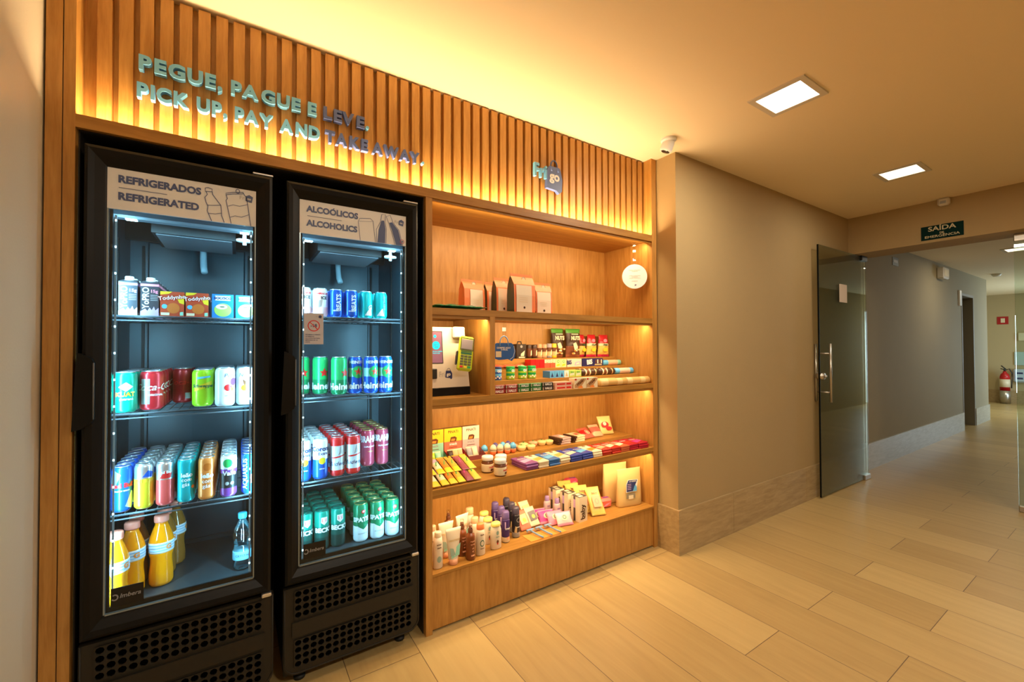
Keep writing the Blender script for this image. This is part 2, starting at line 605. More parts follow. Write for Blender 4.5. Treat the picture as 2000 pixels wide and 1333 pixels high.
    def pillow(self, w, h, t, bands, nu=10, nv=16, T=None, crimp=0.06, taper=0.0, seed=0, wr=0.0):
        """bag standing in XZ, z 0..h, front faces -Y. bands: [(upper v, material)]"""
        rd = random.Random(seed)
        vs, fs, ms = [], [], []
        nz = [[rd.uniform(-1, 1) * wr for _ in range(nu + 1)] for _ in range(nv + 1)]
        for side in (-1, 1):
            for j in range(nv + 1):
                v = j / nv
                e = min(v, 1 - v) / crimp if crimp > 0 else 9
                prof = 0.0 if e < 1 else min(1.0, ((e - 1) * crimp / 0.5) ** 0.55 * 1.25)
                for i in range(nu + 1):
                    u = i / nu * 2 - 1
                    th = t / 2 * prof * (1 - abs(u) ** 2.6) ** 0.6 if abs(u) < 1 else 0.0
                    ww = w / 2 * (1 - taper * v) * (1 - 0.05 * prof)
                    th = max(th, 0.0004) + (nz[j][i] * t * 0.5 if 0 < i < nu and 0 < j < nv and prof > 0 else 0)
                    vs.append((u * ww, side * th, v * h))
        N = (nu + 1) * (nv + 1)

        def bm(v):
            for vv, mm in bands:
                if v <= vv:
                    return mm
            return bands[-1][1]
        for sgn, base in ((0, 0), (1, N)):
            for j in range(nv):
                for i in range(nu):
                    a = base + j * (nu + 1) + i
                    q = (a, a + 1, a + nu + 2, a + nu + 1)
                    fs.append(q if sgn == 0 else q[::-1])
                    ms.append(bm((j + 0.5) / nv))
        for j in range(nv):
            a = j * (nu + 1)
            fs.append((a, a + nu + 1, a + nu + 1 + N, a + N)); ms.append(bm((j + .5) / nv))
            a = j * (nu + 1) + nu
            fs.append((a, a + N, a + nu + 1 + N, a + nu + 1)); ms.append(bm((j + .5) / nv))
        for i in range(nu):
            fs.append((i, i + N, i + 1 + N, i + 1)); ms.append(bm(0))
            a = nv * (nu + 1) + i
            fs.append((a, a + 1, a + 1 + N, a + N)); ms.append(bm(1))
        return self.add(vs, fs, ms, True, T)

    def build(self, name, parent=None, loc=(0, 0, 0), rot=(0, 0, 0)):
        me = bpy.data.meshes.new(name)
        me.from_pydata(self.v, [], self.f)
        for m in self.mats:
            me.materials.append(m)
        me.polygons.foreach_set('material_index', self.m)
        me.polygons.foreach_set('use_smooth', self.s)
        me.update()
        o = bpy.data.objects.new(name, me)
        COL.objects.link(o)
        o.location = loc
        o.rotation_euler = rot
        if parent:
            o.parent = parent
        return o


def tag(o, label, cat, group=None):
    o['label'] = label
    o['category'] = cat
    if group:
        o['group'] = group
    return o


def empty(name, label, cat, loc=(0, 0, 0), rz=0.0, group=None):
    o = bpy.data.objects.new(name, None)
    COL.objects.link(o)
    o.location = loc
    o.rotation_euler = (0, 0, rz)
    o.empty_display_size = 0.05
    return tag(o, label, cat, group)


def struct(o):
    o['kind'] = 'structure'
    return o


def dup(o, loc=None, rz=None, label=None, group=None, parent=None):
    c = o.copy()
    COL.objects.link(c)
    if parent:
        c.parent = parent
    if loc is not None:
        c.location = loc
    if rz is not None:
        c.rotation_euler = (c.rotation_euler[0], c.rotation_euler[1], rz)
    if label:
        c['label'] = label
    if group:
        c['group'] = group
    for ch in o.children:
        dup(ch, parent=c)
    return c


def TR(x=0, y=0, z=0, rx=0, ry=0, rz=0):
    return Matrix.Translation((x, y, z)) @ Matrix.Rotation(rz, 4, 'Z') @ Matrix.Rotation(ry, 4, 'Y') @ Matrix.Rotation(rx, 4, 'X')


def circ(r, n=24, sx=1.0, sz=1.0, a0=0.0):
    return [(r * cos(a0 + 2 * pi * i / n) * sx, r * sin(a0 + 2 * pi * i / n) * sz) for i in range(n)]


def star(r, ri=0.42):
    return [((r if i % 2 == 0 else r * ri) * sin(pi * i / 5), (r if i % 2 == 0 else r * ri) * cos(pi * i / 5)) for i in range(10)]


ORD = ['frontmost', 'second', 'third', 'fourth', 'fifth', 'sixth', 'seventh', 'eighth']

# ================================================================== SETTING
b = MB(); b.box(-0.7, 15.4, -5.2, 2.2, -0.1, 0.0, FLOORM); struct(b.build('floor'))
b = MB(); b.box(-0.7, 5.28, -5.2, 0.62, 2.6, 2.7, CEIL); struct(b.build('ceiling'))
b = MB(); b.box(5.28, 15.4, -5.2, 2.2, 2.52, 2.7, CEIL); struct(b.build('ceiling'))
b = MB(); b.box(-0.7, -0.508, -5.2, 0.62, 0, 2.6, WALLL); struct(b.build('wall_left'))
b = MB(); b.box(-0.508, 2.38, 0.60, 0.72, 0, 2.6, WALLP); struct(b.build('wall_behind_unit'))
b = MB(); b.box(2.380, 5.28, -0.15, 0.6, 0, 2.6, WALLP); b.box(5.28, 5.46, -0.15, 0.6, 0, 2.52, WALLP); struct(b.build('wall_front'))
b = MB(); b.box(5.103, 5.28, -2.35, -0.15, 2.24, 2.6, WALLP); b.box(5.28, 5.46, -2.35, -0.15, 2.24, 2.52, WALLP); struct(b.build('trim_1'))
b = MB(); b.box(5.103, 5.46, -5.2, -2.35, 0, 2.52, WALLP); b.box(5.103, 5.279, -5.2, -2.35, 2.52, 2.6, WALLP); struct(b.build('wall_right'))
b = MB(); b.box(-0.7, 5.28, -5.3, -5.2, 0, 2.6, WALLP); struct(b.build('wall_back'))
b = MB()
b.box(5.46, 9.62, -0.09, 0.3, 0, 2.52, WALLG)
b.box(9.62, 10.38, -0.09, 0.3, 2.17, 2.52, WALLG)
b.box(10.38, 11.35, -0.09, 0.3, 0, 2.52, WALLG)
struct(b.build('wall_corridor'))
b = MB(); b.box(5.46, 12.2, -2.55, -2.35, 0, 2.52, WALLG); b.box(14.2, 15.4, -2.55, -2.35, 0, 2.52, WALLG)
b.box(12.2, 14.2, -2.55, -2.35, 2.2, 2.52, WALLG); struct(b.build('wall_opposite'))
b = MB(); b.box(14.95, 15.1, -2.35, 2.2, 0, 2.52, mat('far_wall_paint', (0.50, 0.40, 0.22), 0.85, bump=0.2, bscale=200)); struct(b.build('wall_far'))
b = MB(); b.box(11.35, 14.95, 1.6, 1.7, 0, 2.52, WALLG); b.box(11.15, 11.35, 0.3, 1.7, 0, 2.52, WALLG); struct(b.build('wall_far_side'))
# baseboards of tile
b = MB()
xs = [2.380, 2.989, 4.108, 5.227, 5.46]
b.box(2.365, 2.989, -0.165, -0.15, 0, 0.285, BBM)
for i in range(1, 4):
    b.box(xs[i] + 0.002, xs[i + 1], -0.165, -0.15, 0, 0.285, BBM)
b.box(2.365, 2.380, -0.15, 0.0, 0, 0.285, BBM)
struct(b.build('baseboard_front'))
BBG = wood('baseboard_tile_grey', (0.42, 0.41, 0.34), (0.56, 0.55, 0.48), (0.7, 3, 5), 0.35)
b = MB()
for i in range(4):
    b.box(5.46 + i * 1.04 + 0.002, 5.46 + (i + 1) * 1.04, -0.105, -0.09, 0, 0.28, BBG)
b.box(10.38, 11.365, -0.105, -0.09, 0, 0.28, BBG)
b.box(11.35, 11.365, -0.09, 0.3, 0, 0.28, BBG)
struct(b.build('baseboard_corridor'))
b = MB(); b.box(14.93, 14.95, -2.35, 1.6, 0, 0.30, BBM); struct(b.build('baseboard_far'))
# doorway in the corridor wall
b = MB()
b.box(9.62, 9.66, -0.095, 0.3, 0, 2.17, mat('door_jamb', (0.22, 0.19, 0.13), 0.6))
b.box(10.34, 10.38, -0.095, 0.3, 0, 2.17, MATS['door_jamb'])
b.box(9.66, 10.34, -0.095, 0.3, 2.13, 2.17, MATS['door_jamb'])
b.box(9.66, 10.34, 0.22, 0.26, 0, 2.13, mat('dark_door', (0.03, 0.025, 0.02), 0.5))
struct(b.build('door_1'))
d1 = bpy.data.objects['door_1']
b = MB(); b.lathe([(0.0, 0), (0.012, 0.001), (0.012, 0.05), (0.022, 0.055), (0.022, 0.075), (0.0, 0.08)], STEEL, 12, TR(9.74, 0.215, 1.02, rx=R(90)))
b.build('door_handle', d1)
# daylight window on the hidden side of the corridor
b = MB()
b.box(12.2, 12.26, -2.50, -2.37, 0, 2.2, STEEL); b.box(14.14, 14.2, -2.50, -2.37, 0, 2.2, STEEL)
b.box(12.26, 14.14, -2.50, -2.37, 2.14, 2.2, STEEL); b.box(13.17, 13.23, -2.50, -2.37, 0, 2.14, STEEL)
w1 = struct(b.build('window_1'))
b = MB(); b.box(12.26, 14.14, -2.45, -2.44, 0, 2.14, mat('bright_sky_pane', (0.6, 0.8, 1), 0.3, emit=(0.62, 0.85, 1.0), estr=1.5)); b.build('window_pane', w1)


# ------------------------------------------------------------------ ceiling fixtures
plabels = ['square white ceiling light nearest the wooden unit, shining brightest',
           'square ceiling light between the brightest panel and the exit sign beam',
           'added fill light behind the camera, shaped as a square ceiling light, left', 'added fill light behind the camera, shaped as a square ceiling light, middle',
           'added fill light behind the camera, shaped as a square ceiling light, right', 'square ceiling light in the corridor past the glass doors',
           'square ceiling light in the far hall near the fire extinguisher']
for i, (x, y, z, p, s) in enumerate(PANELS):
    t = empty('ceiling_light', plabels[i], 'ceiling light', (x, y, z), 0, 'recessed square ceiling lights')
    h = s / 2
    fm = MB()
    q = h * 0.79
    for (a0, a1, b0, b1) in ((-h, h, -h, -q), (-h, h, q, h), (-h, -q, -q, q), (q, h, -q, q)):
        fm.box(a0, a1, b0, b1, -0.007, 0.0, mat('light_frame', (0.62, 0.56, 0.46), 0.5))
    fm.build('frame', t)
    fm = MB(); fm.box(-q, q, -q, q, -0.004, -0.001, LED_P if i in (0,) else LED_P2); fm.build('diffuser', t)

# camera dome near the pillar
t = empty('security_camera', 'small white dome camera on the ceiling above the corner pillar', 'security camera', (2.20, -0.235, 2.6), 0)
b = MB(); b.lathe([(0.0, 0), (0.045, 0), (0.045, -0.012), (0.036, -0.02), (0.0, -0.02)][::-1], WHITE, 28, smooth=False); b.build('mount', t)
b = MB(); b.lathe([(0.0, 0.02), (0.03, 0.018), (0.036, 0.0), (0.036, -0.045), (0.031, -0.055)][::-1], WHITE, 28)
o = b.build('housing', t, (0, 0, -0.022), (R(18), R(10), 0))
b = MB(); b.lathe([(0.030, -0.05), (0.024, -0.0565), (0.0, -0.058)][::-1], mat('lens_dark', (0.02, 0.015, 0.015), 0.15), 24); b.build('lens', o)

t = tag(MB().bbox(-0.03, 0.03, -0.038, 0.038, -0.066, 0, mat('sensor_plastic', (0.62, 0.56, 0.46), 0.5), 0.014).build('motion_sensor', loc=(5.073, -0.842, 2.6)),
        'small white motion sensor box on the beam above the exit sign', 'motion sensor')
b = MB(); b.box(-0.0315, -0.0295, -0.018, 0.018, -0.052, -0.03, GREY); b.build('sensor_window', t)
# exit sign
b = MB()
b.box(-0.004, 0, -0.132, 0.132, -0.06, 0.06, mat('sign_dark_green', (0.003, 0.022, 0.018), 0.8, spec=0.1))
s = b.build('exit_sign', loc=(5.103, -0.82, 2.324))
tag(s, 'dark green exit sign with pale letters on the beam over the glass doors', 'exit sign')
LT = mat('sign_letter', (0.55, 0.47, 0.28), 0.6)
b = MB()
b.text('SAÍDA', 0.054, LT, TR(-0.0047, 0, 0.030, rz=R(-90)), bold=0.02, sx=1.15)
b.text('DE', 0.022, LT, TR(-0.0047, 0, -0.011, rz=R(-90)), bold=0.03)
b.text('EMERGÊNCIA', 0.029, LT, TR(-0.0047, 0, -0.036, rz=R(-90)), bold=0.015, sx=1.25)
b.build('lettering', s)
# emergency lamp + small signs on corridor wall
t = tag(MB().bbox(-0.13, 0.13, -0.08, 0, -0.085, 0.075, mat('lamp_housing', (0.62, 0.58, 0.50), 0.5), 0.012).build('emergency_lamp', loc=(8.45, -0.09, 2.37)),
        'white emergency lamp high on the corridor wall past the glass doors', 'emergency lamp')
MB().bbox(-0.10, 0.10, -0.084, -0.079, -0.05, 0.045, CREAM, 0.002).build('diffuser', t)
t = tag(MB().box(-0.10, 0.10, -0.004, 0, -0.05, 0.05, mat('plate_green_grey', (0.12, 0.13, 0.10), 0.5)).build('wall_plate', loc=(6.66, -0.09, 2.35)),
        'small dark plate on the corridor wall just past the glass door', 'sign')
MB().box(-0.07, 0.07, -0.0055, -0.004, -0.012, 0.02, GREY).build('pictogram', t)
t = tag(MB().bbox(-0.05, 0.05, -0.02, 0, -0.12, 0.12, WHITE, 0.004).build('wall_box', loc=(9.50, -0.09, 2.08)),
        'narrow white box on the corridor wall left of the dark doorway', 'wall box')
t = tag(MB().lathe([(0.0, -0.045), (0.035, -0.04), (0.055, -0.02), (0.06, 0)], WHITE, 24).build('smoke_detector', loc=(10.55, -0.33, 2.52)),
        'round smoke detector on the corridor ceiling', 'smoke detector')
# far hall: red sign, extinguisher, pale blue box and panel
t = tag(MB().box(-0.006, 0, -0.088, 0.088, -0.09, 0.09, mat('sign_red', (0.42, 0.012, 0.012), 0.5)).build('fire_sign', loc=(14.95, 0.23, 1.915)),
        'red fire equipment sign on the far wall above the extinguisher', 'sign')
MB().box(-0.008, -0.006, -0.035, 0.03, -0.05, 0.05, CREAM).build('pictogram', t)
t = empty('fire_extinguisher', 'red fire extinguisher on a metal stand against the far wall', 'fire extinguisher', (14.80, 0.195, 0))
XR = mat('extinguisher_red', (0.50, 0.01, 0.01), 0.3)
MB().lathe([(0.0, 0), (0.085, 0), (0.085, 0.30), (0.088, 0.30), (0.088, 0.02)], STEEL, 24).build('stand', t)
b = MB(); b.lathe([(0.06, 0.03), (0.08, 0.04), (0.08, 0.36), (0.0805, 0.36), (0.0805, 0.56), (0.08, 0.56), (0.08, 0.62), (0.06, 0.68), (0.03, 0.71), (0.03, 0.74)], [XR, XR, XR, XR, XR, XR, XR, XR, XR], 24); b.build('cylinder', t)
MB().lathe([(0.0815, 0.38), (0.0815, 0.56)], CREAM, 24).build('paper_label', t)
b = MB(); b.tube([(0, 0, 0.74), (0, 0.0, 0.80)], 0.018, BLACK); b.tube([(0, -0.02, 0.79), (-0.02, 0.05, 0.87)], 0.011, BLACK); b.tube([(0, -0.02, 0.77), (-0.02, 0.06, 0.80)], 0.009, BLACK); b.build('handle', t)
b = MB(); b.tube([(0, -0.02, 0.77), (0, -0.07, 0.80), (0, -0.11, 0.70), (0, -0.105, 0.5), (0, -0.10, 0.36)], 0.01, BLACK); b.build('hose', t)
t = tag(MB().bbox(-0.10, 0, -0.11, 0.11, -0.15, 0.15, mat('box_blue_white', (0.55, 0.68, 0.85), 0.35), 0.03).build('pale_blue_box', loc=(14.95, -0.03, 0.645)),  # plain rounded box in pale blue, with two navy marks below
        'pale blue rounded box on the far wall right of the extinguisher', 'dispenser')
MB().box(-0.102, -0.10, -0.04, 0.05, 0.04, 0.08, NAVY).build('printed_mark', t)
MB().box(-0.102, -0.10, -0.04, 0.05, -0.08, -0.04, NAVY).build('printed_mark', t)
tag(MB().box(-0.02, 0, -0.18, 0.07, -0.15, 0.15, mat('pale_panel', (0.45, 0.62, 0.62), 0.4)).build('wall_panel', loc=(14.95, -0.01, 1.035)),
    'pale blue rectangular panel above the rounded box on the far wall', 'notice panel')
tag(MB().bbox(-0.05, 0, -0.12, 0.03, -0.09, 0.09, CREAM, 0.01).build('wall_box', loc=(14.95, -0.03, 1.53)),
    'small cream box on the far wall above the pale blue panel', 'wall box')

# ------------------------------------------------------------------ glass doors
t = empty('glass_door', 'open frameless glass door standing against the corridor wall', 'glass door', (5.36, -0.205, 0))
b = MB(); b.box(-1.075, 0, -0.005, 0.005, 0.012, 2.232, DGLASS); b.build('glass_pane', t)
b = MB(); b.box(-1.081, -1.0752, -0.006, 0.006, 0.012, 2.232, mat('glass_edge_dark', (0.004, 0.005, 0.003), 0.5, spec=0.1)); b.build('glass_edge', t)
h = MB()
for sy in (-0.07, 0.042):
    h.tube([(-1.035, sy, 0.845), (-1.035, sy, 1.355)], 0.0105, STEEL, 12)
h.build('pull_handle', t)
hh = [o for o in t.children if o.name.startswith('pull_handle')][0]
b = MB()
for z in (0.93, 1.27):
    b.tube([(-1.035, -0.07, z), (-1.035, 0.042, z)], 0.007, STEEL, 10)
b.build('standoff', hh)
b = MB(); b.lathe([(0.0, -0.03), (0.03, -0.028), (0.03, 0.028), (0.0, 0.03)], STEEL, 20, TR(-1.05, 0, 1.07, rx=R(90))); b.build('lock', t)
b = MB(); b.lathe([(0.0, -0.045), (0.011, -0.044), (0.013, -0.03)], STEEL, 14, TR(-1.05, 0, 1.07, rx=R(-90))); b.build('lock_knob', [o for o in t.children if o.name.startswith('lock')][0])
b = MB(); b.bbox(-0.13, 0.01, -0.016, 0.016, 0.0, 0.05, STEEL, 0.005); b.build('floor_pivot', t)
b = MB(); b.bbox(-0.13, 0.01, -0.016, 0.016, 2.19, 2.24, BLACK, 0.005); b.build('top_pivot', t)
tag(MB().box(-0.085, 0.085, -0.0012, 0, -0.085, 0.085, mat('paper', (0.75, 0.62, 0.50), 0.8)).build('paper_notice', loc=(4.79, -0.2115, 1.83)),
    'small paper notice taped to the open glass door', 'notice')
bpy.data.objects['paper_notice'].scale = (1, 1, 1)
t = empty('glass_door', 'closed glass door leaf at the right edge of the photo', 'glass door', (5.28, -1.2, 0))
b = MB(); b.box(-0.005, 0.005, -1.12, 0, 0.012, 2.225, glassy('door_glass_clear', (0.84, 0.90, 0.86), 1.0)); b.build('glass_pane', t)
b = MB(); b.bbox(-0.016, 0.016, -0.13, 0.0, 2.175, 2.235, STEEL, 0.005); b.build('top_fitting', t)
b = MB(); b.bbox(-0.016, 0.016, -0.10, 0.0, 0.0, 0.05, STEEL, 0.005); b.build('floor_fitting', t)

# ================================================================== WOODEN UNIT
unit = empty('shelving_unit', 'oak shelving unit with slatted top panel, built around two black fridges', 'shelving unit', (0, 0, 0))
b = MB()
b.box(-0.503, -0.466, -0.004, 0.595, 0, 2.6, WV)
b.box(-0.466, -0.4635, 0.002, 0.595, 0, 2.6, BLACK)
b.box(-0.4635, -0.436, -0.002, 0.595, 0, 2.6, WV)
b.build('side_frame', unit)
b = MB(); b.box(2.330, 2.376, 0.0, 0.595, 0, 2.6, WV); b.build('side_frame', unit)
b = MB(); b.box(-0.436, 2.33, 0.0, 0.44, 2.045, 2.072, WH); b.box(-0.436, 2.33, -0.002, 0.016, 2.040, 2.082, WH); b.build('header_board', unit)
b = MB(); b.box(0.735, 0.767, 0.0, 0.595, 0, 2.045, WV); b.build('partition', unit)
b = MB(); b.box(1.078, 1.108, 0.0, 0.44, 1.09, 1.490, WV); b.build('short_partition', unit)
for (z0, z1) in ((1.490, 1.523), (1.060, 1.090), (0.638, 0.665)):
    b = MB(); b.box(0.767, 2.33, 0.0, 0.44, z0, z1, WH); b.build('shelf_board', unit)
b = MB(); b.box(0.767, 2.33, 0.0, 0.44, 0.262, 0.275, WH); b.build('shelf_board', unit)
b = MB(); b.box(0.767, 2.33, 0.012, 0.03, 0.012, 0.262, WV); b.build('kick_panel', unit)
b = MB(); b.box(0.767, 2.33, 0.44, 0.455, 0.275, 2.045, WV); b.build('back_panel', unit)
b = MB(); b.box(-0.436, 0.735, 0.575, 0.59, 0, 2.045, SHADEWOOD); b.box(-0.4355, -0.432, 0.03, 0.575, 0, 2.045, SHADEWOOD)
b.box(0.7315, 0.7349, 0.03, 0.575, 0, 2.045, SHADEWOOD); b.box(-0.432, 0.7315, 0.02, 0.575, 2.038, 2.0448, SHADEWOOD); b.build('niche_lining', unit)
# stepped risers
b = MB(); b.box(0.767, 2.33, 0.18, 0.44, 0.665, 0.718, WH); b.build('riser', unit)
b = MB()
b.box(1.108, 2.33, 0.12, 0.44, 1.090, 1.150, WH)
b.box(1.108, 2.33, 0.24, 0.44, 1.150, 1.204, WH)
b.box(1.108, 2.33, 0.34, 0.44, 1.204, 1.262, WH)
b.build('riser', unit)
# slatted panel
b = MB()
b.box(-0.436, 2.33, 0.088, 0.10, 2.072, 2.6, WV)
x = -0.4005
while x < 2.30:
    b.box(x, x + 0.037, 0.060, 0.088, 2.072, 2.592, WV)
    x += 0.0545
b.build('slat_panel', unit)
# LED profiles
b = MB(); b.box(-0.42, 2.32, 0.020, 0.032, 2.072, 2.075, LED_W); b.build('led_strip', unit)
for (x0, x1, z) in ((0.767, 2.33, 2.045), (0.767, 1.078, 1.490), (1.108, 2.33, 1.490), (0.767, 2.33, 1.060), (0.767, 2.33, 0.638)):
    b = MB()
    b.add([(x0, 0.008, z), (x1, 0.008, z), (x1, 0.034, z), (x0, 0.034, z), (x0, 0.008, z - 0.016), (x1, 0.008, z - 0.016)],
          [(0, 4, 5, 1), (0, 1, 2, 3), (0, 3, 4), (1, 5, 2)], WH)
    o = b.build('led_strip', unit)
    b = MB()
    b.add([(x0 + 0.01, 0.0125, z - 0.0130), (x1 - 0.01, 0.0125, z - 0.0130), (x1 - 0.01, 0.034, z - 0.0015), (x0 + 0.01, 0.034, z - 0.0015)], [(0, 3, 2, 1)], LED_W)
    b.build('led_diffuser', o)


# ------------------------------------------------------------------ wall lettering
def sign_line(label, parts, x0, x1, zc, cap):
    """parts: [(text, material)]; letters spread evenly from x0 to x1"""
    root = empty('sign_lettering', label, 'wall lettering', (x0, 0.05, zc), 0, 'lettering on the slatted panel')
    full = ''.join(p[0] for p in parts)
    mats = []
    for s, m in parts:
        mats += [m] * len(s)
    size = cap / 0.70
    adv = []
    for ch in full:
        if ch == ' ':
            adv.append(size * 0.30)
        else:
            vs, fs = text2d(ch, size, 0.045, 1.0, 0.0, 'LEFT')
            adv.append(max(v[0] for v in vs) - min(0, min(v[0] for v in vs)) + size * 0.07)
    k = (x1 - x0) / (sum(adv) - size * 0.07)
    x = 0
    for ch, m, a in zip(full, mats, adv):
        if ch != ' ':
            vs, fs = text2d(ch, size, 0.045, 1.0, 0.0, 'LEFT')
            bb = MB()
            zoff = 0
            if ch in ',.':
                zmin = min(v[1] for v in vs)
                zoff = (-cap / 2 - (0.012 if ch == ',' else 0)) - zmin
            else:
                zoff = -(max(v[1] for v in vs) + min(v[1] for v in vs)) / 2
            bb.text(ch, size, m, TR(0, -0.014, zoff), bold=0.045, align='LEFT', depth=0.022, sx=1.0)
            o = bb.build('letter', root, (x * k, 0, 0))
            o.scale = (k, 1, 1)
        x += a
    return root


sign_line('upper line of teal letters PEGUE, PAGUE E with navy LEVE on the slats', [('PEGUE, PAGUE E ', TEALL), ('LEVE', NAVYL), ('.', TEALL)], -0.293, 0.485, 2.325, 0.047)
sign_line('lower line of teal letters PICK UP, PAY AND with navy TAKE AWAY on the slats', [('PICK UP, PAY AND ', TEALL), ('TAKE AWAY', NAVYL), ('.', TEALL)], -0.297, 0.742, 2.228, 0.047)


def bag_outline(w, h):
    pts = [(-0.42 * w, 0.28 * h), (-0.5 * w, -0.45 * h), (0.0, -0.5 * h), (0.30 * w, -0.47 * h), (0.44 * w, -0.60 * h), (0.52 * w, -0.30 * h), (0.46 * w, 0.28 * h)]
    return pts


logo = empty('logo_sign', 'raised shop logo with teal letters and a dark shopping bag on the slats', 'logo sign', (1.50, 0.045, 2.325), 0)
MB().text('Fri', 0.104, TEALL, TR(-0.066, -0.008, 0.005), bold=0.025, spacing=1.12, depth=0.02, sx=0.74).build('letters', logo)
b = MB()
pts = [(-0.020, 0.030), (-0.026, -0.080), (0.045, -0.086), (0.064, -0.102), (0.084, -0.086), (0.088, -0.02), (0.076, 0.030), (0.066, 0.048), (-0.006, 0.048)]
b.prism(pts, -0.010, 0.012, NAVYL)
b.build('bag', logo)
bg = [o for o in logo.children if o.name.startswith('bag')][0]
MB().tube([(0.008, -0.012, 0.02)] + [(0.030 + 0.024 * cos(a), -0.004, 0.050 + 0.036 * sin(a)) for a in [pi - i * pi / 10 for i in range(11)]] + [(0.054, -0.012, 0.02)], 0.0045, NAVYL).build('bag_handle', bg)
MB().text('go', 0.072, WHITE, TR(0.030, -0.0112, -0.010), bold=0.04).build('letters', bg)


# ================================================================== FRIDGES
def fridge(label, x0, x1, gx0, gx1, words, art, door_handle=True, hole_cols=17):
    t = empty('display_fridge', label, 'fridge', ((x0 + x1) / 2, 0, 0), 0, 'black display fridges in the wooden niche')
    cx = (x0 + x1) / 2
    X = lambda v: v - cx
    ix0, ix1 = x0 + 0.022, x1 - 0.022
    yb = 0.545
    # cabinet shell: outer black + liner
    b = MB()
    b.box(X(x0), X(ix0 - 0.004), 0.03, 0.565, 0.04, 1.985, FR_BODY)
    b.box(X(ix1 + 0.004), X(x1), 0.03, 0.565, 0.04, 1.985, FR_BODY)
    b.box(X(ix0 - 0.004), X(ix1 + 0.004), 0.549, 0.565, 0.04, 1.985, FR_BODY)
    b.box(X(ix0 - 0.004), X(ix1 + 0.004), 0.03, 0.549, 1.90, 1.985, FR_BODY)
    b.box(X(ix0 - 0.004), X(ix1 + 0.004), 0.03, 0.549, 0.04, 0.42, FR_BODY)
    b.build('cabinet', t)
    b = MB()
    b.box(X(ix0 - 0.004), X(ix0), 0.03, 0.549, 0.42, 1.90, FR_IN)
    b.box(X(ix1), X(ix1 + 0.004), 0.03, 0.549, 0.42, 1.90, FR_IN)
    b.box(X(ix0), X(ix1), yb, 0.549, 0.45, 1.896, FR_IN)
    b.box(X(ix0), X(ix1), 0.03, 0.549, 0.42, 0.45, mat('liner_floor', (0.035, 0.045, 0.05), 0.35))
    b.box(X(ix0), X(ix1), 0.03, 0.549, 1.896, 1.90, FR_IN)
    # raised ribs of the liner
    b.bbox(X(ix0 + 0.06), X(ix1 - 0.06), yb - 0.012, yb, 0.47, 1.80, FR_IN, 0.006)
    for xx in (ix0, ix1 - 0.006):
        b.box(X(xx), X(xx + 0.006), 0.30, 0.312, 0.47, 1.76, FR_BLACK)
        b.box(X(xx), X(xx + 0.006), 0.12, 0.132, 0.47, 1.76, FR_BLACK)
    for xx in (ix0 + 0.04, ix1 - 0.05):
        b.box(X(xx), X(xx + 0.010), yb - 0.010, yb, 0.47, 1.78, FR_BLACK)
    b.build('liner', t)
    # evaporator housing
    b = MB()
    ex0, ex1 = gx0 + 0.09, gx1 - 0.065
    b.box(X(ex0), X(ex1), 0.16, 0.44, 1.765, 1.895, FR_BODY)
    for i in range(26):
        yy = 0.17 + i * 0.0102
        b.box(X(ex0 + 0.012), X(ex1 - 0.012), yy, yy + 0.004, 1.760, 1.765, mat('vent_slat', (0.06, 0.07, 0.08), 0.4))
    b.box(X(ix0), X(ix1), 0.44, 0.46, 1.785, 1.895, FR_BLACK)
    b.build('evaporator_cover', t)
    b = MB(); b.bbox(X(ix0 + 0.01), X(ix1 - 0.01), 0.075, 0.125, 1.788, 1.83, mat('lamp_bar_grey', (0.10, 0.12, 0.14), 0.35, 0.3), 0.008); lb = b.build('lamp_bar', t)
    b = MB()
    for xx in (gx0 + 0.03, gx1 - 0.05):
        b.box(X(xx), X(xx + 0.03), 0.085, 0.11, 1.7855, 1.788, LED_C)
    b.build('led_lamp', lb)
    b = MB(); b.tube([(X(gx1 - 0.035), 0.12, 1.79), (X(gx1 - 0.035), 0.12, 1.745)], 0.007, WHITE)
    b.lathe([(0.0, 0), (0.028, 0.002), (0.028, 0.008), (0.0, 0.010)], WHITE, 16, TR(X(gx1 - 0.035), 0.12, 1.757)); b.build('thermostat_knob', t)
    tx = (gx0 + gx1) / 2 + 0.02
    b = MB(); b.tube([(X(tx), 0.50, 1.785), (X(tx), 0.495, 1.74), (X(tx + 0.002), 0.485, 1.70), (X(tx + 0.006), 0.465, 1.675)], 0.013, mat('pale_tube', (0.45, 0.62, 0.70), 0.3), 12); b.build('drain_tube', t)
    # door frame: mitred profile
    d0, d1, top, bot = x0 - 0.002, x1 + 0.002, 1.992, 0.412
    gt, gb = 1.930, 0.470
    gi0, gi1 = gx0, gx1
    rings = []
    for k, (f, y) in enumerate([(0.0, 0.028), (0.0, -0.004), (0.06, -0.016), (0.22, -0.022), (0.5, -0.018), (0.75, -0.010), (0.92, -0.004), (1.0, 0.000), (1.0, 0.020)]):
        rings.append((d0 + (gi0 - d0) * f, d1 + (gi1 - d1) * f, bot + (gb - bot) * f, top + (gt - top) * f, y))
    vs, fs = [], []
    for (a, c, e, g, y) in rings:
        vs += [(X(a), y, e), (X(c), y, e), (X(c), y, g), (X(a), y, g)]
    for k in range(len(rings) - 1):
        for i in range(4):
            j = (i + 1) % 4
            fs.append((k * 4 + i, k * 4 + j, k * 4 + 4 + j, k * 4 + 4 + i))
    b = MB(); b.add(vs, fs, FR_BLACK); b.build('door_frame', t)
    df = [o for o in t.children if o.name.startswith('door_frame')][0]
    # glass, inner gasket edge
    b = MB(); b.box(X(gi0), X(gi1), 0.004, 0.010, gb, 1.795, GLASS); b.build('glass_pane', t)
    b = MB()
    gk = mat('gasket_edge', (0.30, 0.36, 0.38), 0.25, 0.5)
